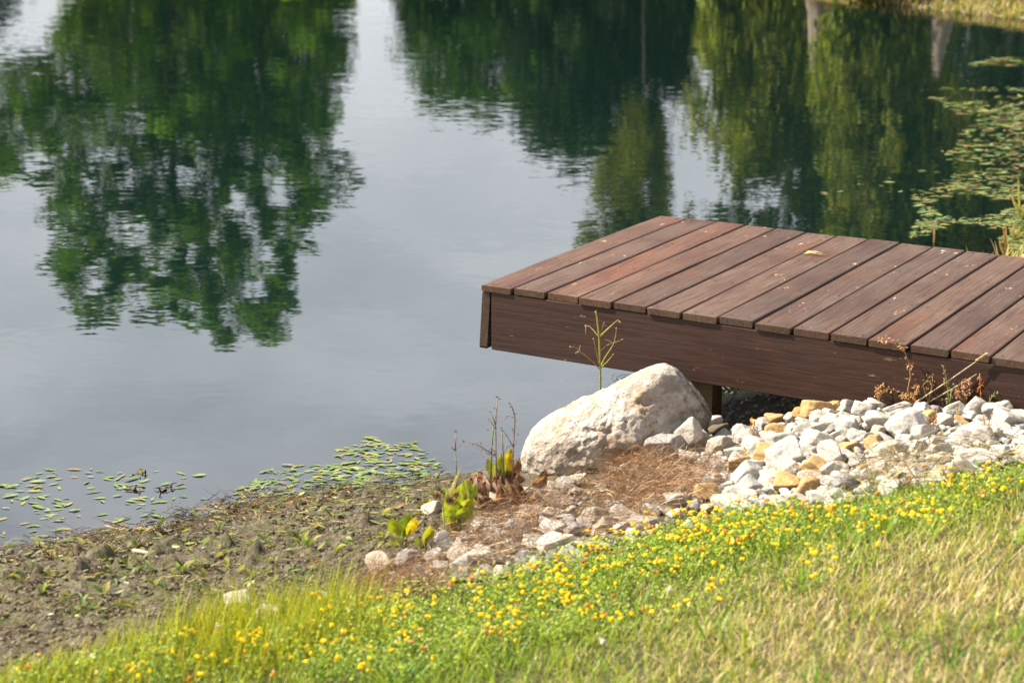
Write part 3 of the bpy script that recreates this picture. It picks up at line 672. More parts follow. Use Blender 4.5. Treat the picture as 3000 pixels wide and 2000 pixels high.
# ------------------------------------------------------------------ grass and ground cover (nobody could count these)
def blades(P, h, wid, az, lean, curl, col, lev=4, twist=None):
    """N tapered blades: P base (N,3), az heading of the lean, lean/curl as slopes; returns V, Q, C"""
    n_ = len(P); t = np.linspace(0, 1, lev); d = np.stack([np.cos(az), np.sin(az)], -1)
    tw = az+np.pi/2 if twist is None else twist
    sx = np.stack([np.cos(tw), np.sin(tw)], -1)
    V = np.zeros((n_, lev, 2, 3)); C = np.zeros((n_, lev, 2, 3))
    for i, s in enumerate(t):
        off = (lean*s+curl*s*s)[:, None]*h[:, None]*d
        zz = h*s*np.sqrt(np.clip(1-(lean+curl*s)**2*.35, .05, 1))
        ww = wid*(1-s**1.6)*.5+wid*.04
        for k, sg in ((0, -1), (1, 1)):
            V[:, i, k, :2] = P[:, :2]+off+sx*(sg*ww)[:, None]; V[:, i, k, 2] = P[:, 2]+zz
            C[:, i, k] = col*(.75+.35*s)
    b = (np.arange(n_)*lev*2)[:, None, None]; i = np.arange(lev-1)[None, :, None]
    Q = (b+i*2+np.array([0, 1, 3, 2])[None, None, :]).reshape(-1, 4)
    return V.reshape(-1, 3), Q, C.reshape(-1, 3)
def pick(cols, wts):   # random palette rows by per-row weights (N,k)
    w_ = np.cumsum(wts/wts.sum(1, keepdims=True), 1); r = RNG.random(len(w_))[:, None]
    return np.array(cols)[np.minimum((r > w_).sum(1), len(cols)-1)]
def groundpts(n_, x0, x1, y0, y1, fn):
    out = np.zeros((0, 2))
    while len(out) < n_:
        q = np.stack([RNG.uniform(x0, x1, n_*2), RNG.uniform(y0, y1, n_*2)], -1); q = q[fn(q)]; out = np.vstack([out, q])
    q = out[:n_]; return np.column_stack([q, H(q[:, 0], q[:, 1])])
GEp = np.array(GE)
def lawn_depth(x, y):   # metres inside the lawn edge (towards the camera)
    ye = np.interp(x, GEp[:, 0], GEp[:, 1]); return ye-y
def in_lawn(q, soft=.16):
    d = lawn_depth(q[:, 0], q[:, 1])+n2(q[:, 0], q[:, 1], 4., 61, 2)*.12
    return RNG.random(len(q)) < sst(-soft*.5, soft, d)
def dryness(x, y):
    d = lawn_depth(x, y)
    return np.clip(sst(.35, 1.3, d+.35*n2(x, y, 2.2, 71, 2)+.35*(x-.2)), 0, 1)*np.clip(.26+.5*sst(-.7, .9, x)+.6*n2(x, y, 3.5, 72, 2), 0, 1)
GREEN = [(.22, .33, .025), (.32, .42, .03), (.42, .46, .05), (.12, .22, .025)]
DRY = [(.70, .56, .27), (.56, .43, .18), (.78, .66, .38), (.38, .27, .1)]
YEL = [(.36, .38, .03), (.28, .33, .03), (.42, .38, .04), (.2, .27, .03)]  # yellow tones put the backlit glow of the left grass into blade colour
mb = MB()
def lawn_layer(n_, x0, x1, y0, y1, hr, wr, leanr, lev, drybias=0., pale=1., outside=False):
    P = groundpts(n_, x0, x1, y0, y1, (lambda q: in_lawn(q) & ((np.abs(q[:, 0]) > 2.2) | (q[:, 1] < 3.2))) if outside else in_lawn); x, y = P[:, 0], P[:, 1]
    dr = np.clip(dryness(x, y)+drybias, 0, 1)
    isd = RNG.random(n_) < dr*.85
    col = np.where(isd[:, None], pick(DRY, np.tile([4., 3, 3, 2], (n_, 1))), pick(GREEN, np.tile([3., 3, 2, 2], (n_, 1))))
    yel = sst(.9, .3, lawn_depth(x, y))*sst(-.15, -.7, x)
    iy = RNG.random(n_) < yel*.8; col = np.where(iy[:, None], pick(YEL, np.tile([3., 3, 2, 1], (n_, 1))), col)
    col = col*RNG.uniform(.75, 1.25, (n_, 1))*pale
    h = RNG.uniform(*hr, n_)*(1+.3*n2(x, y, 2.5, 75, 2)+.55*n2(x, y, 14., 76, 2)); wd = RNG.uniform(*wr, n_)
    az = RNG.uniform(0, 2*np.pi, n_); lean = RNG.uniform(*leanr, n_)*np.where(isd, 1.35, 1.); cur = RNG.uniform(-.1, .6, n_)
    mb.add(*blades(P, h, wd, az, lean, cur, col, lev)[:2], c=(0, 0, 0)) if False else None
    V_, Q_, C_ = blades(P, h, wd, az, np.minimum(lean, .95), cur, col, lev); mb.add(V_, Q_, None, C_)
lawn_layer(70000, -2.3, 2.4, 3.1, 5.95, (.018, .052), (.0015, .0029), (.1, .9), 4)
lawn_layer(20000, -2.3, 2.4, 3.1, 5.95, (.012, .03), (.002, .004), (.5, 1.3), 3, .25)
lawn_layer(3600, -2.3, 2.4, 3.1, 5.95, (.045, .085), (.002, .0042), (.1, .6), 5, -.25)
lawn_layer(24000, -6, 6.5, .4, 6.4, (.03, .07), (.004, .008), (.2, 1.), 3, outside=True)
tc_ = groundpts(130, -2.2, 2.3, 3.3, 5.8, lambda q: lawn_depth(q[:, 0], q[:, 1]) > .05)      # coarser clumps
ii = np.repeat(np.arange(130), RNG.integers(6, 16, 130)); P = tc_[ii]+np.column_stack([RNG.normal(0, .016, (len(ii), 2)), np.zeros(len(ii))]); n_ = len(P)
tone = pick([(.10, .22, .02), (.2, .34, .03), (.3, .4, .05), (.16, .3, .07)], np.tile([3., 3, 2, 1.], (130, 1)))[ii]
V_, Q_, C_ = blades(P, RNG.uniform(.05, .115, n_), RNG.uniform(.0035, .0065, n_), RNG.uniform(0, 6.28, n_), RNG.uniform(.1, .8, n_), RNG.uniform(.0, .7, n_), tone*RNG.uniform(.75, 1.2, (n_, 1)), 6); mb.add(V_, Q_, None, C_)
tag(mb.build('grass', M['grass'], smooth=False), 'short green and straw coloured lawn grass on the bank', 'grass', kind='stuff')
# taller wispy grass along the mud edge at left
mb = MB(); n_ = 4000
P = groundpts(n_, -1.75, -.3, 4.2, 5.3, lambda q: RNG.random(len(q)) < sst(-.1, .02, lawn_depth(q[:, 0], q[:, 1]))*sst(.62, .12, lawn_depth(q[:, 0], q[:, 1]))*sst(-.25, -.6, q[:, 0])*(.3+.7*sst(-.2, .3, n2(q[:, 0], q[:, 1], 3., 81, 2))))
col = pick(YEL+[(.5, .33, .03)], np.tile([4., 3, 2, 2, .4], (n_, 1)))*RNG.uniform(.8, 1.3, (n_, 1))
hh = (RNG.gamma(4., .015, n_)*(.55+.75*sst(-1.35, -.85, P[:, 0]))).clip(.025, .17)
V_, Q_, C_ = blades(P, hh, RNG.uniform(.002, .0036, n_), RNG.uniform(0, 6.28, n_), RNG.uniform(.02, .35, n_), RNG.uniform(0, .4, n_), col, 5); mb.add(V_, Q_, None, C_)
tag(mb.build('tall_grass', M['grass'], smooth=False), 'taller yellow green wispy grass along the mud edge', 'grass', kind='stuff')
# trefoil foliage under the flowers
FZ = [([(1560, 1640), (1760, 1560), (1960, 1500), (2150, 1470), (2330, 1480), (2360, 1560), (2120, 1630), (1850, 1690), (1600, 1730), (1450, 1710)], 150),
      ([(1180, 1740), (1400, 1690), (1600, 1700), (1800, 1720), (1850, 1830), (1500, 1880), (1150, 1880)], 56),
      ([(880, 1790), (1180, 1730), (1300, 1900), (1500, 1950), (1100, 1985), (850, 1960)], 40),
      ([(2640, 1470), (2760, 1400), (3000, 1345), (3000, 1430), (2800, 1500), (2660, 1540)], 34),
      ([(500, 1830), (850, 1770), (900, 1960), (600, 1985), (380, 1985)], 22),
      ([(1850, 1700), (2400, 1560), (2600, 1600), (2400, 1700), (1900, 1860)], 18), ([(60, 1930), (500, 1900), (520, 1990), (40, 1995)], 4), ([(2320, 1490), (2640, 1450), (2720, 1500), (2420, 1590)], 30)]
mb = MB()
for poly, k in FZ:
    cx = np.mean([p[0] for p in poly]); n_ = {150: 10500, 56: 4600, 40: 3200, 34: 2800}.get(k, 1400)
    q = scatter_px(poly, n_)+RNG.normal(0, 22, (n_, 2)); P = G(q[:, 0], q[:, 1]+30); keep = lawn_depth(P[:, 0], P[:, 1])+.16*n2(P[:, 0], P[:, 1], 6., 92, 3) > -.02; P = P[keep]; n_ = len(P)
    hump = .5+.5*n2(P[:, 0], P[:, 1], 7., 90, 2)
    P[:, 2] += RNG.uniform(.006, .07, n_)*(.45+.9*hump)
    L_ = RNG.uniform(.006, .013, n_); az = RNG.uniform(0, 6.28, n_); ti = RNG.uniform(-.7, .9, n_)
    d = np.stack([np.cos(az)*np.cos(ti), np.sin(az)*np.cos(ti), np.sin(ti)], -1); sd_ = np.stack([-np.sin(az), np.cos(az), RNG.uniform(-.5, .5, n_)], -1)
    V_ = np.stack([P, P+d*(L_*.5)[:, None]+sd_*(L_*.32)[:, None], P+d*L_[:, None], P+d*(L_*.5)[:, None]-sd_*(L_*.32)[:, None]], 1).reshape(-1, 3)
    c_ = pick([(.2, .32, .025), (.3, .42, .035), (.4, .46, .06), (.09, .17, .02), (.5, .42, .2)], np.tile([3., 3, 2.5, 2.5, .8], (n_, 1)))
    mb.add(V_, np.arange(n_*4).reshape(-1, 4), None, np.repeat(c_, 4, 0))
tag(mb.build('trefoil_foliage', M['grass'], smooth=False), 'bright green small leaved foliage under the yellow flowers', 'foliage', kind='stuff')
# flower heads, each one a thing
FM = []
for v in range(6):
    mb = MB(); r_ = random.Random(v); nb = r_.choice((4, 5, 6)); hs = .03
    mb.tube([(0, 0, -.05), (r_.uniform(-.004, .004), r_.uniform(-.004, .004), -.02), (0, 0, 0)], .0009, (.12, .2, .04), 4)
    for k in range(nb):
        a = k*2*math.pi/nb+r_.uniform(-.3, .3); yel = (.95, .70, .012) if r_.random() < .94 else (.85, .42, .03)
        if v == 5: yel = (.72, .25, .06)
        if v == 4: yel = (.95, .8, .08)
        c0 = np.array((math.cos(a)*.0055, math.sin(a)*.0055, .0035))
        mb.blob(c0, .0042, yel, stretch=(1.1, .9, 1.25)); mb.blob(c0+np.array((math.cos(a)*.004, math.sin(a)*.004, -.001)), .003, tuple(np.array(yel)*.9), stretch=(1.2, .8, .8))
    FM.append(mb.build('flower_head', M['petal'], link=False).data)
FL = ['yellow flower head in the dense band along the top of the bank', 'yellow flower head below the brown stems in the grass centre', 'yellow flower head in the near grass left of centre', 'yellow flower head in the grass at the right edge', 'yellow flower head in the tall yellow grass at left', 'yellow flower head scattered in the drier grass right of centre', 'yellow flower head at the bottom left corner', 'yellow flower head below the grass edge of the right stones']
more = MB()
for zi, (poly, k) in enumerate(FZ):
    q = scatter_px(poly, k*2)
    # cluster: pull half of them to shared centres
    cen = q[:max(3, k//5)]; ii = RNG.integers(0, len(cen), len(q)); m_ = RNG.random(len(q)) < .55
    q = np.where(m_[:, None], cen[ii]+RNG.normal(0, 1, (len(q), 2))*[40, 18], q)
    P = G(q[:, 0], q[:, 1]+40); n_ok = 0
    for p in P:
        if lawn_depth(p[0:1], p[1:2])[0] < -.1: continue
        hz = random.uniform(.035, .075)
        if n_ok < k*.93:
            o = bpy.data.objects.new('flower_head', FM[random.choice((0, 1, 2, 3)*6+(4, 4, 5))]); COL.objects.link(o)
            o.location = (p[0], p[1], p[2]+hz); s = random.uniform(.45, .78)*(1.05 if zi in (1, 2, 4) else .95); o.scale = (s, s, s); o.rotation_euler = (random.uniform(-.5, .5), random.uniform(-.5, .5), random.uniform(0, 6))
            lb = FL[zi]
            if o.data is FM[5]: lb = lb.replace('yellow flower', 'orange red flower')
            if o.data is FM[4]: lb = lb.replace('yellow flower', 'pale yellow flower')
            tag(o, lb, 'flower', 'yellow flowers in the bank grass')
        elif n_ok < k*1.8:
            cc = (.95, .7, .012) if random.random() < .8 else (.7, .3, .05)
            for e in range(3): more.blob((p[0]+random.uniform(-.006, .006), p[1]+random.uniform(-.006, .006), p[2]+hz*.8+random.uniform(-.004, .004)), .0046, cc)
        n_ok += 1
tag(more.build('flower_scatter', M['petal']), 'smaller half hidden yellow blooms between the taller flower heads', 'flowers', kind='stuff')
for i, (px, py, lb) in enumerate(((1766, 1900, 'pale pink clover bloom in the near grass at the middle'), (1960, 1745, 'small white clover bloom at the edge of the flower band'), (2325, 1462, 'white clover bloom at the stones above the flower band'), (640, 1850, 'white clover bloom in the tall yellow grass at left'))):
    mb = MB(); p = G(px, py+45); c = np.array((0, 0, .06)); r_ = random.Random(i)
    mb.tube([(0, 0, 0), (.003, 0, .03), c], .001, (.2, .3, .05), 4)
    for k in range(26):
        d = np.array([r_.gauss(0, 1) for _ in range(3)]); d /= np.linalg.norm(d); mb.blob(c+d*.006, .0028, np.array((.75, .66, .6))*r_.uniform(.75, 1.1))
    o = mb.build('clover_flower', M['petal']); o.location = p; tag(o, lb, 'flower')
# brown matted stems over the stones, straw at right
def threads(mb, P, Lr, cols, wts, lift=(.0, .05), flat=.5, wid=(.0009, .002)):
    n_ = len(P); lev = 6; t = np.linspace(0, 1, lev); az = RNG.uniform(0, 6.28, n_); L_ = RNG.uniform(*Lr, n_); el = RNG.uniform(-.1, flat, n_); cv = RNG.normal(0, 1.3, n_); dz = RNG.uniform(-1.2, .3, n_)
    P = P.copy(); P[:, 2] += RNG.uniform(*lift, n_); col = pick(cols, np.tile(wts, (n_, 1)))*RNG.uniform(.7, 1.3, (n_, 1)); wd = RNG.uniform(*wid, n_)
    V_ = np.zeros((n_, lev, 2, 3)); p = P.copy()
    for i, s in enumerate(t):
        a = az+cv*s; e = el+dz*s
        if i: p = p+np.stack([np.cos(a)*np.cos(e), np.sin(a)*np.cos(e), np.sin(e)*.7], -1)*(L_/(lev-1))[:, None]
        up = np.stack([-np.sin(a)*.5, np.cos(a)*.5, np.full(n_, .8)], -1)
        for k, sg in ((0, -1), (1, 1)): V_[:, i, k] = p+up*(sg*wd*(1-.5*s))[:, None]
    V_[..., 2] = np.maximum(V_[..., 2], H(V_[..., 0], V_[..., 1])+.003)
    b = (np.arange(n_)*lev*2)[:, None, None]; i = np.arange(lev-1)[None, :, None]
    mb.add(V_.reshape(-1, 3), (b+i*2+np.array([0, 1, 3, 2])).reshape(-1, 4), None, np.repeat(col, lev*2, 0))
BRN = [(.36, .21, .11), (.27, .15, .075), (.55, .4, .24), (.14, .08, .045)]
mb = MB()
for poly, k, lf in (([(1200, 1640), (1320, 1560), (1460, 1490), (1600, 1450), (1760, 1410), (1900, 1370), (2060, 1370), (2130, 1440), (2060, 1500), (1960, 1540), (1760, 1610), (1560, 1660), (1330, 1720), (1180, 1740)], 3600, .07),
                    ([(1760, 1420), (1900, 1365), (2060, 1370), (2110, 1430), (2000, 1500), (1850, 1520), (1700, 1470)], 2200, .09), ([(1050, 1700), (1250, 1640), (1300, 1740), (1100, 1790), (950, 1790)], 1000, .03)):
    q = scatter_px(poly, k, lambda x, y: .25+.75*sst(-.15, .25, n2(x/300., y/150., 3., 95, 2))); threads(mb, G(q[:, 0], q[:, 1]), (.05, .15), BRN, [4., 3, 2, 2], (.0, lf), 1.5, (.0005, .0012))
tag(mb.build('matted_brown_stems', M['straw'], smooth=False), 'matted brown dead stems tangled over the stones below the boulder', 'dead stems', kind='stuff')
mb = MB()
q = scatter_px([(2480, 1395), (2640, 1345), (2760, 1320), (3000, 1325), (3120, 1345), (3000, 1375), (2860, 1405), (2700, 1445), (2560, 1465), (2400, 1455)], 330); threads(mb, G(q[:, 0], q[:, 1]), (.05, .2), [tuple(np.array(c_)*.55) for c_ in DRY]+[(.26, .16, .08)], [3., 3, 2, 2, 2], (0, .06), 1.1)
q = scatter_px([(2480, 1400), (2640, 1365), (2740, 1360), (2700, 1440), (2560, 1460), (2400, 1450)], 260); P = G(q[:, 0], q[:, 1])
V_, Q_, C_ = blades(P, RNG.uniform(.04, .11, 260), RNG.uniform(.0018, .003, 260), RNG.uniform(0, 6.28, 260), RNG.uniform(.1, .9, 260), RNG.uniform(0, .5, 260), pick(DRY, np.tile([3., 3, 2, 2], (260, 1)))*.6, 5); mb.add(V_, Q_, None, C_)
tag(mb.build('dry_grass', M['straw'], smooth=False), 'straw coloured dry grass between the stones and the flowers at right', 'dry grass', kind='stuff')
# mud litter: crumbs of dead leaf and stem
mb = MB()
q = scatter_px([(-100, 1610), (330, 1550), (700, 1480), (1050, 1430), (1350, 1400), (1400, 1460), (1250, 1620), (1050, 1720), (600, 1790), (-100, 1960)], 3200)
P = G(q[:, 0], q[:, 1]); threads(mb, P, (.015, .06), [(.2, .13, .07), (.4, .3, .18), (.1, .065, .04), (.3, .27, .08)], [3., 2, 3, 1.5], (.0, .016), .5, (.0008, .0022))
q = scatter_px([(100, 1590), (330, 1545), (700, 1455), (1050, 1420), (1300, 1390), (1300, 1430), (900, 1500), (500, 1570), (150, 1640)], 750)
P = G(q[:, 0], q[:, 1]); threads(mb, P, (.03, .11), [(.24, .15, .06), (.4, .28, .13), (.12, .075, .04), (.3, .24, .07)], [3., 2, 3, 1.5], (.0, .022), .7, (.001, .0024))
tag(mb.build('mud_litter', M['straw'], smooth=False), 'dead stem crumbs and leaf litter strewn on the mud', 'litter', kind='stuff')
sm = MB(); q = scatter_px([(-60, 1625), (330, 1565), (700, 1495), (1050, 1445), (1350, 1410), (1400, 1470), (1280, 1620), (1080, 1740), (700, 1830), (300, 1940), (-60, 1990)], 3800, lambda x, y: .3+.7*sst(-.1, .3, n2(x/150., y/70., 3., 101, 2)))
for g3 in G(q[:, 0], q[:, 1]): pebble(sm, g3+[0, 0, .004], random.choice((.003, .004, .005, .007, .010)), np.array(random.choice([(.14, .108, .073), (.2, .16, .11), (.09, .068, .045), (.16, .14, .08)])))
tag(sm.build('mud_crumbs', M['chips'], smooth=False), 'crumbly clods of drying mud scattered over the mud bank', 'mud clods', kind='stuff')
mb = MB(); q = scatter_px([(300, 1640), (900, 1560), (1250, 1560), (1150, 1700), (600, 1760), (-50, 1850), (-50, 1720)], 2600, lambda x, y: sst(0., .3, n2(x/200., y/90., 2.5, 98, 2))+.04); P = G(q[:, 0], q[:, 1])
V_, Q_, C_ = blades(P, RNG.uniform(.008, .028, len(P)), RNG.uniform(.0014, .0026, len(P)), RNG.uniform(0, 6.28, len(P)), RNG.uniform(.2, 1, len(P)), RNG.uniform(0, .5, len(P)), pick([(.14, .2, .03), (.2, .22, .04), (.1, .13, .03)], np.tile([2., 2, 2], (len(P), 1))), 3); mb.add(V_, Q_, None, C_)
tag(mb.build('mud_moss', M['grass'], smooth=False), 'thin green moss and seedlings greening patches of the mud', 'moss', kind='stuff')
# ------------------------------------------------------------------ pondweed leaves
def blade_leaf(mb, length, width, c0, c1, bend=.2, fold=.15, nl=7, M4=None, rag=0., seed=0, tipc=None, base=.05, na=5, pleat=0.):
    r_ = random.Random(seed); t = np.linspace(0, 1, nl); V = []; C = []; ang_ = 0; x = z = 0.
    for i, s in enumerate(t):
        if i: ang_ = bend*s; x += math.cos(ang_)*length/(nl-1); z += math.sin(ang_)*length/(nl-1)
        w_ = width*.5*(math.sin(math.pi*min(1, s*.93+base))**.75)*(1+rag*r_.uniform(-1, 1))
        if i == nl-1: w_ = width*.03
        for k, u in enumerate(np.linspace(-1, 1, na)):
            pz = pleat*width*(math.sin(u*5.5+seed)+.6*math.sin(u*9+s*4+seed*2))*(.3+s)+pleat*width*1.6*(abs(u)**2)*math.sin(s*5+seed)
            V.append((x-math.sin(ang_)*fold*abs(u)*w_, u*w_*(1-.9*min(pleat, .4)), z+pz+math.cos(ang_)*fold*abs(u)*w_+rag*r_.uniform(-1, 1)*width*.12))
            cc = np.array(c0)*(1-s)+np.array(c1)*s; cc = cc*(1.18 if k == na//2 else 1.)*(1 if not pleat else (.75+.5*r_.random()))
            if tipc is not None and s > .8: cc = cc*.35+np.array(tipc)*.65
            C.append(cc)
    V = np.array(V)
    if M4 is not None: V = V@np.array(M4.to_3x3()).T+np.array(M4.translation)
    mb.add(V, [(i*na+k, i*na+k+1, i*na+k+na+1, i*na+k+na) for i in range(nl-1) for k in range(na-1)], None, np.array(C))
PL = []
PCOL = [('green', (.15, .21, .055), (.19, .25, .065)), ('green', (.19, .25, .065), (.25, .29, .075)), ('olive', (.23, .24, .055), (.29, .27, .07)), ('dark green', (.08, .13, .045), (.12, .18, .05)), ('tan', (.28, .19, .085), (.34, .23, .11)), ('green', (.17, .25, .09), (.28, .3, .1))]
for v, (nm, c0, c1) in enumerate(PCOL):
    mb = MB(); blade_leaf(mb, 1., random.uniform(.24, .38), c0, c1, random.uniform(-.05, .08), random.uniform(.03, .16), 8, seed=v); mb.V[-1] = mb.V[-1]-[.5, 0, mb.V[-1][:, 2].min()*.6+mb.V[-1][:, 2].mean()*.4]
    PL.append((nm, mb.build('pondweed_leaf', M['pond_leaf'], link=False).data))
RAFT = [(330, ), ]
def leafset(poly, k, size, where, cap, name, cat, group, flatz, onwater, lean=.05, fade=None, stuffmb=None):
    q = scatter_px(poly, k, fade); z0 = np.zeros(len(q)); P = at_z(q[:, 0], q[:, 1], z0) if onwater else G(q[:, 0], q[:, 1])
    P[:, 2] = np.maximum(P[:, 2], .0)
    for i, p in enumerate(P):
        nm, me = random.choice(PL) if random.random() < .6 else random.choice((PL[0], PL[1], PL[5], PL[2]) if name == 'pondweed_leaf' else (PL[2], PL[1], PL[5], PL[4]))
        s = random.uniform(*size)*random.choice((.55, .75, .9, 1, 1, 1.1, 1.2)); rot = (random.gauss(0, lean), random.gauss(0, lean*.6), random.choice((0, math.pi))+random.gauss(.1, .6)); z = p[2]+flatz+abs(rot[1])*s*.4+random.uniform(0, .002)
        if i < cap:
            o = bpy.data.objects.new(name, me); COL.objects.link(o); o.location = (p[0], p[1], z); o.scale = (s, s, s); o.rotation_euler = rot
            tag(o, nm+' '+where, cat, group)
        elif stuffmb is not None:
            V_ = np.array([v.co for v in me.vertices])*s; E_ = np.array(Matrix.Rotation(rot[2], 3, 'Z') @ Matrix.Rotation(rot[1], 3, 'Y') @ Matrix.Rotation(rot[0], 3, 'X'))
            c_ = dict(zip(range(len(PL)), [x[1] for x in PCOL])); ci = [k for k, x in enumerate(PL) if x[1] is me][0]
            stuffmb.add(V_@E_.T+[p[0], p[1], z], QL, None, np.array(PCOL[ci][1])*random.uniform(.65, 1.2)*(np.array((1.05, .92, .7)) if not onwater else 1))
QL = [(i*5+k, i*5+k+1, i*5+k+6, i*5+k+5) for i in range(7) for k in range(4)]
sm = MB()
leafset([(970, 1325), (1040, 1300), (1085, 1268), (1110, 1290), (1195, 1285), (1255, 1325), (1290, 1370), (1200, 1400), (1060, 1405), (985, 1370)], 190, (.03, .052), 'pondweed leaf floating in the dense raft left of the sedge', 105, 'pondweed_leaf', 'leaf', 'pondweed leaves near the shore', .001, True, stuffmb=sm)
leafset([(690, 1440), (760, 1385), (850, 1360), (985, 1365), (1200, 1390), (1330, 1375), (1330, 1410), (1100, 1435), (850, 1455), (700, 1460)], 260, (.026, .05), 'pondweed leaf crowded along the water line in the middle', 90, 'pondweed_leaf', 'leaf', 'pondweed leaves near the shore', .001, True, stuffmb=sm)
leafset([(-20, 1400), (120, 1375), (420, 1365), (600, 1375), (640, 1420), (560, 1500), (330, 1540), (180, 1570), (0, 1600), (-30, 1500)], 150, (.028, .05), 'pondweed leaf floating apart in the shallows at left', 74, 'pondweed_leaf', 'leaf', 'pondweed leaves near the shore', .001, True, fade=lambda x, y: .25+.75*sst(-.1, .35, n2(x/130., y/60., 2., 33, 2)), stuffmb=sm)
leafset([(-30, 1600), (200, 1575), (400, 1540), (700, 1470), (1000, 1435), (1330, 1405), (1330, 1480), (1150, 1560), (800, 1600), (400, 1640), (0, 1690)], 380, (.02, .042), 'pondweed leaf stranded flat on the mud', 0, 'pondweed_leaf', 'leaf', None, .012, False, .35, stuffmb=sm)
leafset([(0, 1690), (400, 1640), (900, 1600), (1150, 1570), (1050, 1690), (600, 1760), (0, 1880)], 170, (.018, .038), '', 0, 'pondweed_leaf', 'leaf', None, .016, False, .5, stuffmb=sm)
tag(sm.build('stranded_pondweed', M['pond_leaf']), 'pondweed leaves lying stranded on the mud and along the water line', 'pondweed', kind='stuff')
# raft at the right, beyond the dock
sm = MB(); kw = dict(name='raft_leaf', cat='leaf', group='floating leaves in the raft beyond the dock', flatz=.002, onwater=True, lean=.08, stuffmb=sm)
bandf = lambda x, y: sst(.10, .26, n2(x/420., y/70., 1.6, 44, 3)+.42*sst(2760, 3060, x)+.1*sst(420, 700, y)-.05)
leafset([(2690, 640), (2850, 590), (3010, 560), (3010, 745), (2900, 742), (2780, 715), (2660, 705)], 560, (.036, .062), 'leaf floating in the raft just beyond the dock planks', 125, fade=bandf, **kw)
leafset([(2660, 540), (2740, 440), (2850, 370), (3010, 330), (3010, 600), (2850, 620), (2700, 640)], 660, (.042, .072), 'leaf floating in the middle of the raft at the right edge', 125, fade=bandf, **kw)
leafset([(2700, 262), (3010, 255), (3010, 400), (2850, 350), (2720, 290)], 260, (.06, .1), 'leaf floating in the far rows of the raft', 45, fade=lambda x, y: sst(-.05, .1, n2(x/420., y/26., 1.6, 46, 2)), **kw)
leafset([(2390, 545), (2640, 520), (2680, 570), (2420, 575)], 9, (.05, .08), 'lone leaf drifting left of the raft', 9, fade=None, **kw)
leafset([(2830, 185), (3010, 165), (3010, 195), (2850, 195)], 40, (.09, .15), '', 0, fade=None, **kw)
tag(sm.build('floating_leaf_mat', M['pond_leaf']), 'smaller leaves filling the floating raft beyond the dock', 'floating leaves', kind='stuff')
# sprouts standing in the mud
SPR = []
for v in range(7):
    mb = MB(); r_ = random.Random(50+v)
    for k in range(r_.choice((1, 2, 2, 3))):
        a = r_.uniform(0, 6.28); up = r_.uniform(.25, 1.25); nm_, c0, c1 = r_.choice(PCOL[:4])
        M4 = Matrix.Rotation(a, 4, 'Z') @ Matrix.Rotation(-up, 4, 'Y') @ Matrix.Translation((.006, 0, 0))
        if r_.random() < .25: c1 = (.5, .38, .03)
        blade_leaf(mb, r_.uniform(.03, .05), r_.uniform(.012, .02), np.array(c0)*.9, c1, r_.uniform(-1., .4), r_.uniform(.2, .7), 6, M4, seed=v*7+k)
        mb.tube([(0, 0, -.01), (math.cos(a)*.004, math.sin(a)*.004, .006)], .0012, (.2, .16, .05), 4)
    SPR.append(mb.build('mud_sprout', M['leaf'], link=False).data)
q = np.vstack([scatter_px([(-20, 1640), (400, 1600), (1000, 1480), (1300, 1430), (1300, 1500), (1150, 1600), (1050, 1700), (600, 1750), (-20, 1880)], 78), [(640, 1640), (905, 1612), (970, 1615), (985, 1608), (305, 1755), (545, 1675), (415, 1650), (1160, 1545), (1115, 1525), (350, 1600)]])
P = G(q[:, 0], q[:, 1])
for i, p in enumerate(P):
    o = bpy.data.objects.new('mud_sprout', random.choice(SPR)); COL.objects.link(o); o.location = (p[0], p[1], p[2]+.006); s = random.uniform(.65, 1.1)+(.35 if i >= 78 else 0); o.scale = (s, s, s); o.rotation_euler.z = random.uniform(0, 6.28)
    a = 'at left' if q[i, 0] < 420 else ('in the middle' if q[i, 0] < 880 else 'near the broad leaved plants')
    tag(o, ('larger ' if i >= 78 else 'small ')+'green pondweed sprout standing up from the mud '+a, 'sprout', 'pondweed sprouts in the mud')
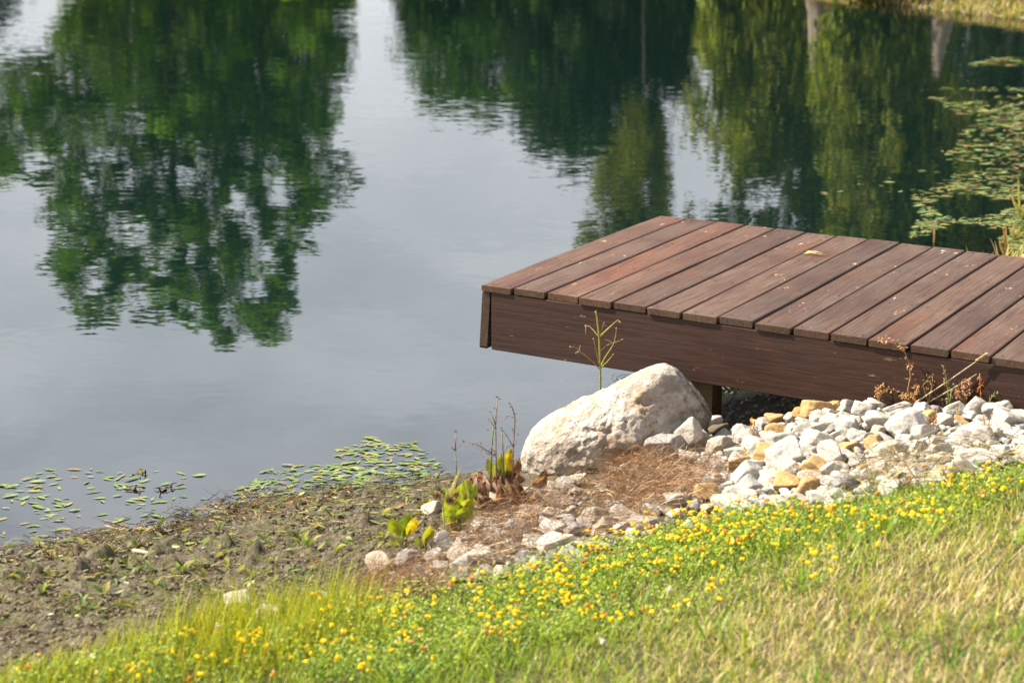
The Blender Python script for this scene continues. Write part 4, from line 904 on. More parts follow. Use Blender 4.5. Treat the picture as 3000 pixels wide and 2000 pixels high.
# rotten dark tufts poking out at the water line
TUF = [(160, 1640), (20, 1650), (300, 1610), (395, 1480), (412, 1450), (490, 1470), (560, 1600), (470, 1565), (760, 1490), (680, 1500), (970, 1455), (215, 1665), (60, 1690), (1000, 1440), (130, 1720), (225, 1640), (420, 1610)]
for i, (px, py) in enumerate(TUF):
    mb = MB(); r_ = random.Random(300+i); p = G(px, py); p[2] = max(p[2], -.01)
    dk = [(.045, .03, .02), (.09, .055, .03), (.2, .12, .05)]
    for k in range(r_.randint(8, 12)):
        a = r_.uniform(0, 6.28); L_ = r_.uniform(.02, .06); e = r_.uniform(.1, 1.4); b0 = np.array((r_.gauss(0, .012), r_.gauss(0, .012), 0)); d = np.array((math.cos(a)*math.cos(e), math.sin(a)*math.cos(e), math.sin(e)))
        mb.tube([b0, b0+d*L_*.5+np.array((r_.gauss(0, .006), r_.gauss(0, .006), 0)), b0+d*L_*.8+np.array((r_.gauss(0, .012), r_.gauss(0, .012), -.35*L_))], [.0026, .0022, .0012], r_.choice(dk), 5)
    Vb, Fb = ico(2); Vb = Vb*np.array((.024, .016, .009)); Vb = Vb*(1+.9*fbm(Vb*90+i, i, 3))[:, None]-[0, 0, .003]; mb.add(Vb, None, Fb, (.06, .042, .028))
    for k in range(2):
        M4 = Matrix.Rotation(r_.uniform(0, 6.28), 4, 'Z') @ Matrix.Rotation(-r_.uniform(.2, 1.), 4, 'Y'); blade_leaf(mb, .04, .016, r_.choice(((.06, .04, .02), (.3, .2, .04), (.14, .18, .05))), (.2, .14, .05), -.8, .5, 6, M4, .2, k)
    o = mb.build('rotten_tuft', M['straw']); o.location = p+np.array((0, 0, .004))
    tag(o, 'dark rotten plant tuft '+('standing in the shallow water' if py < 1500 else 'poking out of the mud')+' '+('at far left' if px < 250 else 'left of the middle' if px < 600 else 'in the middle'), 'plant stump', 'rotten tufts along the water line')
mb = MB(); mb.tube([(-.06, 0, .004), (0, .004, .008), (.055, -.004, .006)], [.006, .0065, .005], (.42, .34, .25), 7)
o = mb.build('driftwood_stick', M['straw']); o.location = G(430, 1632)+np.array((0, 0, .006)); o.rotation_euler.z = -.6; tag(o, 'short pale bleached stick lying on the mud', 'stick')
# ------------------------------------------------------------------ individual plants
def px2m(px, p): return px/FPX*math.hypot(p[0], p[1], HC-p[2])
def axis_pts(base, tip, sag=0., n_=6, side=0.):
    t = np.linspace(0, 1, n_)[:, None]; base = np.array(base); tip = np.array(tip); d = tip-base
    return base+d*t+np.array((side, 0, -sag))*(4*t*(1-t))
def up_at(base, px, py):          # the point above/beside base that shows at px,py, at base's distance
    return at_y(px, py, base[1])
def plant(name, label, cat, px, py, group=None):
    p = G(px, py); ld = DR.inverted() @ Vector(p)
    if ld.x > .9 and -.03 < ld.y < .6: p = dockpt(ld.x, -.035, 0); p[2] = float(H(p[0:1], p[1:2])[0])
    r = empty(name, p); tag(r, label, cat, group); return r, p
def rel(p, pts): return np.asarray(pts)-p
def seedhead(mb, c, r, n_, col, seed):
    r_ = random.Random(seed)
    for k in range(n_): mb.blob(np.array(c)+np.array([r_.gauss(0, r*.5) for _ in range(3)]), r*r_.uniform(.35, .6), np.array(col)*r_.uniform(.6, 1.3))
def broad(name, root, p, bpx, tpx, wpx, c0, c1, bend, fold, rag=0., seed=0, tipc=None, face=0., dy=0.):
    """broad leaf on its stalk: from the plant's foot to the blade start bpx and its tip tpx"""
    b = at_y(bpx[0], bpx[1], p[1]+dy)-p; t = at_y(tpx[0], tpx[1], p[1]+dy*1.4)-p; d = t-b; L_ = np.linalg.norm(d); d /= L_
    mb = MB(); st = np.array((random.uniform(-.008, .008), random.uniform(-.008, .008), -.005))
    mb.tube(np.array([st, st*.5+b*.5+np.array((0, .004, .004)), b, b+d*L_*.3]), [.0032, .0028, .0022, .0012], np.array(c0)*.9, 5)
    view = np.array((math.sin(face), -math.cos(face), .35)); sde = np.cross(view, d); sde /= np.linalg.norm(sde); up = np.cross(d, sde)
    M4 = Matrix(((d[0], sde[0], up[0], b[0]), (d[1], sde[1], up[1], b[1]), (d[2], sde[2], up[2], b[2]), (0, 0, 0, 1)))
    blade_leaf(mb, L_*(1.03+rag), px2m(wpx, p)*(1.15 if rag > .09 else 1), c0, c1, bend, fold*(.5 if rag > .09 else 1), 14 if rag > .09 else 10, M4, rag*.5, seed, tipc, na=11 if rag > .09 else 5, pleat=.16 if rag > .09 else 0.); return mb.build(name, M['leaf'], root)
GY, GG, GD, BR, BR2 = (.30, .36, .03), (.17, .26, .03), (.09, .15, .03), (.20, .10, .06), (.30, .18, .12)
# two broad leaves with brown spots on the mud edge
r, p = plant('broadleaf_plant', 'upright yellow green broad leaved plant with dark blotches on the mud edge', 'plant', 1180, 1610)
broad('leaf', r, p, (1165, 1575), (1152, 1512), 42, GY, (.34, .38, .03), .25, .25, 0, 1, face=-.3)
broad('leaf', r, p, (1180, 1570), (1200, 1506), 46, GG, GG, -.2, .35, 0, 2, (.3, .3, .05), face=.2, dy=.01)
broad('leaf', r, p, (1195, 1565), (1215, 1508), 34, (.45, .36, .02), (.5, .40, .03), .3, .3, 0, 3, (.35, .18, .02), face=.5, dy=-.02)
broad('leaf', r, p, (1172, 1592), (1150, 1570), 44, (.32, .36, .10), (.42, .42, .2), -.6, .5, .05, 4, face=-.6, dy=-.03)
r, p = plant('broadleaf_plant', 'narrow paired yellow green leaves right of the blotched plant on the mud edge', 'plant', 1240, 1630)
broad('leaf', r, p, (1245, 1590), (1256, 1535), 36, (.3, .34, .03), GY, .3, .5, 0, 5, face=.5)
broad('leaf', r, p, (1232, 1600), (1226, 1570), 30, GG, GG, .2, .4, 0, 6, face=-.4, dy=-.02)
broad('leaf', r, p, (1250, 1580), (1262, 1545), 18, GD, GG, .6, .7, 0, 7, face=1.)
# withered clump left of the boulder
r, p = plant('withered_water_plant', 'withered clump with curled brown leaves and dry seed stalks left of the boulder', 'plant', 1450, 1500)
S_ = 11
for (b, t, w_, c0, c1, bd1, fo, rg, tc, fc, dy) in [
    ((1400, 1455), (1372, 1405), 40, BR2, BR, -1., .6, .15, None, -.4, .02), ((1425, 1450), (1400, 1402), 46, BR2, (.34, .22, .15), -.9, .7, .15, None, .1, .01), ((1440, 1450), (1435, 1410), 40, (.32, .2, .13), BR2, -1.1, .6, .15, None, .5, 0),
    ((1410, 1460), (1385, 1440), 40, (.09, .05, .035), BR, -.8, .5, .1, None, -.7, -.03), ((1455, 1455), (1470, 1418), 30, (.5, .38, .02), (.42, .36, .03), .4, .4, 0, None, .6, .03),
    ((1490, 1450), (1505, 1425), 36, GG, GY, .2, .3, .05, None, .2, .02), ((1500, 1485), (1520, 1440), 40, BR2, BR, -1.2, .6, .15, None, .7, -.03), ((1515, 1480), (1545, 1458), 34, (.13, .07, .045), BR, -1., .6, .2, None, .8, 0),
    ((1480, 1400), (1492, 1315), 34, (.44, .38, .02), (.55, .42, .02), .25, .4, 0, (.3, .3, .04), .3, .1), ((1470, 1410), (1480, 1350), 28, (.2, .28, .04), GG, .35, .6, 0, None, -.2, .1),
    ((1490, 1420), (1515, 1375), 44, BR, (.24, .13, .08), -1.3, .7, .2, None, .4, .08), ((1470, 1415), (1450, 1370), 40, (.18, .095, .055), BR, -1.4, .7, .2, None, -.5, .08), ((1510, 1415), (1530, 1385), 36, (.22, .12, .075), BR2, -1.2, .6, .2, None, .8, .06),
    ((1560, 1420), (1600, 1400), 34, BR2, BR, -.9, .6, .2, None, .9, -.02), ((1440, 1480), (1420, 1470), 40, (.08, .045, .03), (.12, .07, .045), -.8, .6, .2, None, -.3, -.05), ((1395, 1470), (1365, 1432), 40, GY, GG, .2, .3, .0, None, -.2, .04),
    ((1380, 1490), (1352, 1462), 40, BR, BR2, -.9, .6, .15, None, -.5, -.04), ((1430, 1490), (1405, 1462), 44, (.24, .13, .08), BR2, -1., .6, .15, None, -.2, -.05), ((1465, 1480), (1475, 1440), 44, BR, (.22, .12, .07), -1., .6, .2, None, .4, -.04), ((1500, 1470), (1532, 1432), 44, BR2, BR, -1.1, .6, .15, None, .6, .0), ((1455, 1430), (1448, 1392), 40, (.16, .085, .05), BR, -1., .6, .15, None, 0, .05),
    ((1420, 1430), (1395, 1385), 38, BR2, (.36, .24, .15), -.8, .6, .15, None, -.2, .05), ((1535, 1490), (1572, 1470), 40, BR, BR2, -.9, .6, .2, None, .9, -.05), ((1500, 1410), (1528, 1350), 34, (.2, .11, .07), BR2, -.9, .6, .2, None, .5, .1), ((1450, 1400), (1432, 1345), 30, (.3, .33, .05), GY, .3, .4, 0, (.35, .2, .04), -.2, .08), ((1465, 1390), (1468, 1330), 26, (.2, .27, .04), GY, .3, .5, 0, None, .1, .09)]:
    S_ += 1; broad('leaf', r, p, b, t, w_, c0, c1, bd1, fo, rg, S_, tc, fc, dy)
def stalk(root, p, pts_px, c0, c1, rad, heads=(), branches=(), dy=0., seed=0, name='seed_stalk'):
    mb = MB(); P_ = np.array([at_y(x, y, p[1]+dy)-p for x, y in pts_px]); m_ = len(P_); cc = np.linspace(0, 1, m_)[:, None]
    mb.tube(P_, np.linspace(rad, rad*.55, m_), np.array(c0)*(1-cc)+np.array(c1)*cc, 6)
    for k, br in enumerate(branches):
        B_ = np.array([at_y(x, y, p[1]+dy+.012*(j)*(1 if (k+seed) % 2 else -1))-p for j, (x, y) in enumerate(br)]); mb.tube(B_, np.linspace(rad*.5, rad*.25, len(B_)), c1, 4)
    for k, (x, y, s_) in enumerate(heads): seedhead(mb, at_y(x, y, p[1]+dy)-p, px2m(s_, p), 5, (.12, .07, .05), seed*10+k)
    return mb.build(name, M['straw'], root)
DB = (.2, .12, .08)
stalk(r, p, [(1437, 1440), (1441, 1300), (1447, 1240)], (.17, .26, .06), (.2, .24, .08), .0038, [], [], .06, 1)
stalk(r, p, [(1455, 1450), (1453, 1330), (1452, 1245), (1458, 1165)], (.32, .2, .12), (.3, .18, .12), .0034, [(1458, 1163, 3), (1464, 1168, 2.4), (1449, 1195, 2.2), (1436, 1206, 2.5), (1432, 1228, 2.2)], [[(1452, 1245), (1438, 1205)], [(1452, 1245), (1450, 1195)], [(1451, 1255), (1432, 1225)], [(1453, 1330), (1425, 1345), (1395, 1300), (1357, 1292)], [(1453, 1330), (1430, 1330), (1407, 1298)], [(1453, 1330), (1440, 1305), (1430, 1330)]], .04, 2)
seed_ = [(1357, 1292, 2.6), (1385, 1303, 2.2), (1407, 1297, 2.2), (1415, 1315, 2.2), (1430, 1260, 2)]
stalk(r, p, [(1453, 1335), (1400, 1302), (1358, 1292)], DB, DB, .0016, seed_, [], .04, 3)
stalk(r, p, [(1478, 1420), (1473, 1310), (1471, 1265)], (.2, .25, .07), (.34, .22, .14), .0036, [(1471, 1263, 2)], [], .05, 4)
stalk(r, p, [(1500, 1440), (1504, 1310), (1509, 1225), (1502, 1195), (1492, 1182)], (.3, .18, .11), (.26, .16, .11), .003, [(1492, 1181, 2.6), (1497, 1192, 2.2), (1511, 1212, 2.2), (1487, 1218, 2), (1501, 1258, 2), (1517, 1272, 2), (1468, 1252, 2.2), (1482, 1275, 2)], [[(1508, 1225), (1490, 1215), (1470, 1235)], [(1504, 1310), (1485, 1275), (1467, 1252)], [(1504, 1310), (1514, 1290), (1517, 1272)], [(1504, 1300), (1485, 1310), (1475, 1330)]], .06, 5)
# slim stalk with one bud, left of the clump
r, p = plant('bud_stalk', 'slim lone green stalk with a brown bud on top at the water edge', 'plant', 1337, 1470)
stalk(r, p, [(1339, 1470), (1336, 1380), (1334, 1320)], (.2, .27, .06), (.2, .24, .07), .0036, name='stem')
stalk(r, p, [(1334, 1320), (1335, 1268)], (.38, .24, .16), (.3, .17, .12), .0032, [(1335, 1264, 3), (1327, 1290, 1.5), (1356, 1292, 2)], [[(1334, 1320), (1318, 1305)], [(1334, 1318), (1345, 1308), (1355, 1294)]], seed=8, name='flower_head')
# sedge with brown head
r, p = plant('sedge', 'sedge with bushy brown flower heads and long green blades', 'sedge', 1308, 1610)
stalk(r, p, [(1308, 1610), (1302, 1540), (1296, 1470)], (.45, .33, .2), (.3, .32, .08), .0042, name='stem')
for hx, hy, s_, sd2 in ((1280, 1452, 9, 1), (1320, 1465, 9, 2), (1296, 1440, 6, 3), (1335, 1450, 7, 4)):
    mb = MB(); c = at_y(hx, hy, p[1])-p; r_ = random.Random(sd2)
    for k in range(150):
        d = np.array([r_.gauss(0, 1) for _ in range(3)]); d /= np.linalg.norm(d); e = c+d*px2m(s_*1.9, p)*r_.uniform(.4, 1); mb.tube([c, e], [.0006, .0008], np.array((.38, .24, .13))*r_.uniform(.6, 1.25), 3, False)
    mb.build('flower_head', M['straw'], r)
def bladep(root, p, pts_px, wpx, col, name='leaf_blade', dy=(0, 0), rm='leaf'):
    P_ = np.array([at_y(x, y, p[1]+dy[0]+(dy[1]-dy[0])*i/(len(pts_px)-1))-p for i, (x, y) in enumerate(pts_px)])
    t = np.linspace(0, len(P_)-1, 9); P_ = np.stack([np.interp(t, range(len(P_)), P_[:, k]) for k in range(3)], -1); P_[1:-1] = (P_[:-2]+2*P_[1:-1]+P_[2:])/4
    tg = np.gradient(P_, axis=0); sde = np.cross(tg, (.25, -1, .2)); sde /= np.linalg.norm(sde, axis=1, keepdims=True)
    w_ = px2m(wpx, p)*.5*np.array([.5, .8, 1, 1, .95, .85, .65, .4, .06])[:, None]
    mb = MB(); V_ = np.stack([P_-sde*w_, P_+np.array((0, 1, 0))*w_*.3, P_+sde*w_], 1).reshape(-1, 3)
    mb.add(V_, [(i*3+k, i*3+k+1, i*3+k+4, i*3+k+3) for i in range(8) for k in (0, 1)], None, np.array(col)); return mb.build(name, M[rm], root)
for pts, w_, c in (([(1306, 1470), (1330, 1420), (1353, 1362)], 11, (.45, .42, .25)), ([(1300, 1470), (1275, 1450), (1252, 1440)], 7, (.4, .32, .12)), ([(1305, 1470), (1345, 1440), (1345, 1420)], 7, (.33, .35, .05)), ([(1300, 1465), (1302, 1440), (1298, 1420)], 7, (.42, .32, .06)), ([(1308, 1610), (1285, 1570), (1270, 1545)], 8, (.5, .38, .22)), ([(1312, 1610), (1300, 1560), (1290, 1530)], 7, (.42, .3, .16))): bladep(r, p, pts, w_, c)
# green clump behind the sedge
r, p = plant('broadleaf_plant', 'leafy yellow green clump growing between the sedge and the withered plant', 'plant', 1338, 1575)
for (b, t, w_, c0, c1, bd1, fo, fc, dy) in [((1330, 1500), (1318, 1450), 52, (.26, .33, .03), (.33, .38, .04), .3, .3, -.3, .0), ((1345, 1500), (1352, 1415), 60, (.24, .31, .03), (.3, .36, .04), .3, .3, .2, .03), ((1360, 1490), (1378, 1460), 44, (.32, .36, .04), (.42, .4, .06), .2, .3, .5, 0), ((1320, 1500), (1310, 1470), 40, (.34, .38, .04), (.4, .4, .05), .2, .2, -.4, -.03), ((1370, 1460), (1390, 1420), 40, (.22, .3, .03), GY, .2, .3, .4, .06), ((1335, 1460), (1330, 1430), 30, (.4, .4, .04), GY, .2, .3, 0, -.02), ((1320, 1460), (1296, 1430), 26, GG, GG, -.5, .5, -.6, .04), ((1350, 1520), (1372, 1478), 50, (.28, .34, .03), GY, .3, .3, .4, -.02), ((1325, 1530), (1308, 1490), 46, (.22, .29, .03), (.3, .35, .04), .3, .3, -.3, -.03), ((1345, 1530), (1342, 1470), 48, (.2, .28, .03), GG, .3, .35, .1, -.01), ((1362, 1460), (1366, 1405), 40, (.25, .32, .03), (.34, .38, .05), .3, .3, .2, .05)]:
    S_ += 1; broad('leaf', r, p, b, t, w_, c0, c1, bd1, fo, 0, S_, None, fc, dy)
bladep(r, p, [(1330, 1575), (1318, 1530), (1300, 1480)], 9, (.42, .33, .03)); bladep(r, p, [(1345, 1575), (1352, 1500), (1358, 1400)], 12, (.3, .36, .08)); bladep(r, p, [(1350, 1575), (1375, 1480), (1372, 1440), (1352, 1400)], 8, (.33, .36, .1)); bladep(r, p, [(1340, 1578), (1325, 1540), (1313, 1510)], 9, (.5, .34, .03))
# whorled stalk in front of the dock
p = at_y(1757, 1230, 6.80); p[2] = float(H(p[0:1], p[1:2])[0]); r = empty('whorled_stalk', p); tag(r, 'tall green stalk with whorled bare branches standing behind the boulder before the dock', 'plant')
ZX = lambda x, y: (1300+x*.34014, 600+y*.34014)
stalk(r, p, [(1757, 1235), ZX(1350, 1558), ZX(1348, 1410), ZX(1338, 1140), ZX(1318, 960), ZX(1308, 915)], (.26, .33, .05), (.36, .3, .06), .0050, [(*ZX(1320, 910), 2.4), (*ZX(1298, 925), 2)], [], 0, 21, 'stem')
for k, br in enumerate([[(1345, 1412), (1250, 1320), (1168, 1260), (1140, 1228), (1092, 1222)], [(1168, 1258), (1176, 1210)], [(1168, 1262), (1132, 1275)], [(1348, 1405), (1380, 1330), (1465, 1200), (1480, 1130), (1488, 1065)], [(1465, 1198), (1420, 1170), (1388, 1158)], [(1350, 1405), (1400, 1360), (1462, 1288)], [(1345, 1395), (1322, 1300), (1290, 1155)], [(1348, 1260), (1400, 1210), (1540, 1160)],
                        [(1338, 1140), (1290, 1080), (1255, 1045), (1222, 1040)], [(1338, 1140), (1400, 1080), (1450, 1035), (1500, 990), (1518, 1010)], [(1336, 1138), (1362, 1070), (1380, 1020)], [(1225, 1040), (1222, 1120)], [(1062, 1200), (1054, 1275)], [(1335, 1330), (1318, 1275)]]):
    mb = MB(); dyk = .05*((k % 3)-1); n_ = len(br)
    P_ = np.array([at_y(*ZX(x, y), p[1]+dyk*j/max(1, n_-1)*(0 if k in (1, 2, 4, 11) else 1))-p for j, (x, y) in enumerate(br)])
    t = np.linspace(0, n_-1, n_*2+2); P_ = np.stack([np.interp(t, range(n_), P_[:, a]) for a in range(3)], -1)
    gr = k in (3, 5, 9); cc = np.linspace(0, 1, len(P_))[:, None]; mb.tube(P_, np.linspace(.0032 if gr else .0024, .001, len(P_)), np.array((.36, .36, .06) if gr else (.38, .22, .09))*(1-cc)+np.array((.36, .22, .1))*cc, 5)
    if k not in (1, 2, 4, 11, 12, 13): mb.blob(P_[-1], .004, (.3, .17, .08))
    if k != 12: mb.build('branch', M['straw'], r)
# weeds along the dock foot at right
def weed(name, label, px, py, tips, c, hc, nh, rad=.0018, hr=3.2, seed=0, lf=0):
    r, p = plant(name, label, 'weed', px, py); r_ = random.Random(seed)
    for k, path in enumerate(tips):
        stalk(r, p, [(px, py)]+path, c, np.array(c)*1.1, rad, (), (), r_.uniform(-.02, .02), seed+k, 'stem')
        mb = MB(); pp = [(px, py)]+path
        for j in range(nh):
            t = r_.uniform(.25, 1)*(len(pp)-1); i = min(int(t), len(pp)-2); f_ = t-i; x = pp[i][0]*(1-f_)+pp[i+1][0]*f_+r_.gauss(0, 5); y = pp[i][1]*(1-f_)+pp[i+1][1]*f_+r_.gauss(0, 4)
            q_ = at_y(x, y, p[1]+r_.uniform(-.02, .02))-p
            if r_.random() < .25: mb.blob(q_, px2m(hr, p)*r_.uniform(.3, .65), np.array(hc)*r_.uniform(.6, 1.35), stretch=(1, 1, r_.uniform(.8, 1.6)))
            else:
                M4 = Matrix.Translation(q_) @ Matrix.Rotation(r_.uniform(0, 6.28), 4, 'Z') @ Matrix.Rotation(r_.uniform(-1, 1), 4, 'Y'); blade_leaf(mb, px2m(hr*3.2, p)*r_.uniform(.6, 1.2), px2m(hr*1.2, p), np.array(hc)*r_.uniform(.6, 1.3), hc, r_.uniform(-2, 2), .6, 6, M4, .1, j)
        mb.build('withered_leaves' if not lf else 'leaf', M['leaf'] if lf else M['straw'], r)
Z3 = lambda x, y: (2500+x*.3189, 950+y*.3189)
weed('dried_weed', 'tall dried brown weed with nodding curled top at the dock foot', 2668, 1188, [[Z3(500, 600), Z3(525, 480), Z3(510, 360), Z3(475, 260), Z3(430, 190), Z3(380, 150), Z3(300, 125), Z3(230, 150)], [Z3(560, 650), Z3(600, 560)], [Z3(470, 660), Z3(440, 655)]], (.42, .24, .1), (.45, .25, .1), 44, .0022, 4.2, 31)
weed('dried_weed', 'low curled dried brown weed left of the tall one at the dock foot', 2575, 1190, [[Z3(220, 640), Z3(215, 590), Z3(260, 575)], [Z3(240, 650), Z3(320, 590), Z3(380, 610)]], (.38, .22, .1), (.44, .25, .1), 26, .0018, 4.2, 32)
weed('dried_weed', 'thin dried weed with small brown tips behind the leaning straw', 2720, 1180, [[Z3(640, 560), Z3(700, 480), Z3(740, 470)], [Z3(720, 560), Z3(730, 500)]], (.36, .22, .1), (.4, .24, .11), 16, .0015, 3.2, 33)
weed('dried_weed', 'bushy curled dried weed right of the green stalk at the dock foot', 2830, 1185, [[Z3(1020, 640), Z3(1000, 570), Z3(1000, 520)], [Z3(1050, 640), Z3(1070, 580), Z3(1045, 530)], [Z3(960, 640), Z3(970, 600)]], (.38, .2, .1), (.42, .22, .12), 24, .0018, 4.6, 34)
weed('red_leaved_weed', 'upright weed with red and yellow narrow leaves at the dock foot', 2873, 1190, [[Z3(1170, 640), Z3(1165, 540), Z3(1160, 450)]], (.4, .28, .08), (.55, .13, .05), 12, .002, 4.4, 35, 1)
weed('green_weed', 'small pale green sprig beside the red leaved weed', 2893, 1185, [[Z3(1270, 670), Z3(1300, 620)]], (.3, .35, .1), (.3, .38, .1), 10, .0014, 3.4, 36, 1)
weed('green_weed', 'thin grey green stalk with bud tips beside the leaning straw', 2782, 1192, [[Z3(870, 620), Z3(850, 480), Z3(830, 400), Z3(815, 375)], [Z3(900, 610), Z3(950, 550)], [Z3(860, 680), Z3(840, 690)]], (.28, .34, .12), (.42, .38, .2), 12, .0019, 3., 37, 1)
r, p = plant('leaning_straw', 'pale straw stalk leaning from the stones up against the dock edge', 'straw', 2688, 1172)
rd = DR.to_3x3().inverted() @ Vector(ray(2888, 1038)); ro = DR.inverted() @ Vector((0, 0, HC)); tp = np.array((0, 0, HC))+ray(2888, 1038)*((-.012-ro.y)/rd.y)
for k, (o1, s_) in enumerate((((0, 0, 0), 0.), ((.012, 0, -.012), .01))):
    mb = MB(); e = tp-p+np.array(o1)*3*(k); mb.tube(axis_pts(np.zeros(3)+np.array(o1), e*(1 if k == 0 else .8), .004, 8), np.linspace(.003, .0014, 8), (.52, .42, .24), 5)
    if k == 0:
        for j in range(9): mb.blob(e*(.9+.014*j), .0045, np.array((.5, .38, .2))*random.uniform(.7, 1.2), stretch=(1.5, 1, .8))
    mb.build('stem', M['straw'], r)
# small weeds growing up between the stones
SW = [(2198, 1300, [[(2196, 1262), (2203, 1228)], [(2200, 1270), (2175, 1240)], [(2200, 1262), (2225, 1243)]], (.42, .14, .05), 'thin red tinged weed among the stones right of the boulder', 1),
      (2172, 1375, [[(2180, 1330), (2178, 1300)], [(2178, 1340), (2200, 1318)], [(2172, 1345), (2150, 1325)]], (.35, .28, .07), 'thin yellowish weed among the stones above the brown stems', 1),
      (2735, 1275, [[(2738, 1240), (2745, 1200)], [(2740, 1250), (2728, 1225)]], (.5, .18, .07), 'reddish weed right of the biggest white stone', 1),
      (2805, 1235, [[(2806, 1210), (2800, 1190)]], (.42, .3, .1), 'yellow green sprig right of the grey cobble', 1),
      (2515, 1365, [[(2505, 1340), (2512, 1325)], [(2520, 1345), (2560, 1310), (2580, 1293)]], (.3, .28, .05), 'curled olive leaf standing by the brown tan slab', 1),
      (1838, 1405, [[(1835, 1360), (1825, 1325)], [(1838, 1360), (1855, 1335)], [(1838, 1350), (1815, 1340)]], (.42, .22, .05), 'orange tinged weed at the boulder foot in front of the overhang', 1),
      (1950, 1365, [[(1965, 1340), (1985, 1325)], [(1945, 1345), (1930, 1355)]], (.26, .32, .04), 'small green weed below the grey block', 1),
      (1735, 1445, [[(1730, 1430), (1720, 1440)], [(1745, 1430), (1750, 1425)]], (.26, .36, .05), 'bright green rosette below the boulder', 1),
      (1815, 1495, [[(1820, 1485), (1835, 1490)], [(1805, 1488), (1795, 1492)]], (.2, .3, .04), 'green leaf pair among the brown stems', 1),
      (2890, 1300, [[(2885, 1240), (2880, 1215)], [(2895, 1250), (2905, 1200)], [(2900, 1280), (2930, 1250)]], (.2, .12, .08), 'dark woody dead stem among the stones at right', 0),
      (2960, 1330, [[(2950, 1310), (2930, 1315)], [(2980, 1315), (2990, 1300)]], (.12, .2, .03), 'low dark green weed at the right edge of the stones', 1),
      (2850, 1340, [[(2840, 1320), (2830, 1325)], [(2860, 1318), (2880, 1312)], [(2850, 1310), (2855, 1300)]], (.13, .24, .03), 'low green weed in the straw at right', 1)]
for i, (px, py, tips, c, lb, lf) in enumerate(SW): weed('stone_weed', lb, px, py, tips, np.array(c)*.8+.02, c, 9 if lf else 4, .0016, 4.0, 60+i*5, lf)
for px, py, tx, ty, lb in ((2128, 1188, 2160, 1143, 'thin dark twig sticking up from the stones before the dock gap'), (2290, 1178, 2313, 1143, 'thin pale twig sticking up beside the pointed tan stone'), (2708, 1440, 2618, 1310, 'long pale straw lying slanted over the stones and dry grass')):
    r, p = plant('twig', lb, 'twig', px, py); c = (.06, .045, .03) if 'dark' in lb else (.5, .4, .24)
    o = stalk(r, p, [(px, py), ((px+tx)/2+2, (py+ty)/2), (tx, ty)], c, c, .0022, name='stem')
# grass clumps standing in the raft at right
for i, (px, py, bl, lb) in enumerate([(2990, 640, [[(2970, 590), (2962, 568)], [(2985, 560), (2982, 515)], [(3005, 600), (3010, 560)], [(2985, 610), (2970, 585)], [(3010, 620), (3030, 580)]], 'yellow green grass clump standing in the raft at the right edge'), (2943, 748, [[(2945, 700), (2938, 665)], [(2930, 720), (2929, 690)], [(2947, 690), (2947, 650)]], 'brown reed stalks behind the dock edge at right'), (2975, 700, [[(2968, 670), (2975, 640)], [(2985, 680), (2992, 655)], [(2965, 685), (2955, 660)], [(2990, 690), (3010, 670)]], 'pale grass tuft above the raft near the right edge'), (2736, 712, [[(2737, 680), (2737, 652)]], 'lone brown reed stub in the water beyond the dock')]):
    p = at_z(px, py, 0.); p[2] = -.02; r = empty('reed_clump', p); tag(r, lb, 'reeds')
    for pts in bl: bladep(r, p, [(px+random.uniform(-4, 4), py)]+pts, 7, (.4, .25, .12) if 'brown' in lb else (.42, .4, .14))
# ------------------------------------------------------------------ trees across the pond
def leafcloud(n_, cen, rad, size, cols, wts, droop=0.):
    d = RNG.normal(size=(n_, 3)); d /= np.linalg.norm(d, axis=1, keepdims=True); d *= (RNG.random((n_, 1))**.45)
    P = cen+d*rad; a = RNG.normal(size=(n_, 3)); a[:, 2] -= droop*2; a /= np.linalg.norm(a, axis=1, keepdims=True)
    b = np.cross(a, RNG.normal(size=(n_, 3))); b /= np.linalg.norm(b, axis=1, keepdims=True)
    s = size*RNG.uniform(.6, 1.3, (n_, 1))
    V_ = np.stack([P-a*s, P+b*s*.42, P+a*s, P-b*s*.42], 1).reshape(-1, 3)
    c = pick(cols, np.tile(wts, (n_, 1)))*RNG.uniform(.75, 1.25, (n_, 1)); return V_, np.repeat(c, 4, 0)
def refl(x, y, D):   # where something at distance D must stand to be mirrored at the (2352-wide) picture point x,y
    p = at_y(np.asarray(x)*1.27551, np.asarray(y)*1.27551, D); p[..., 2] *= -1; return p
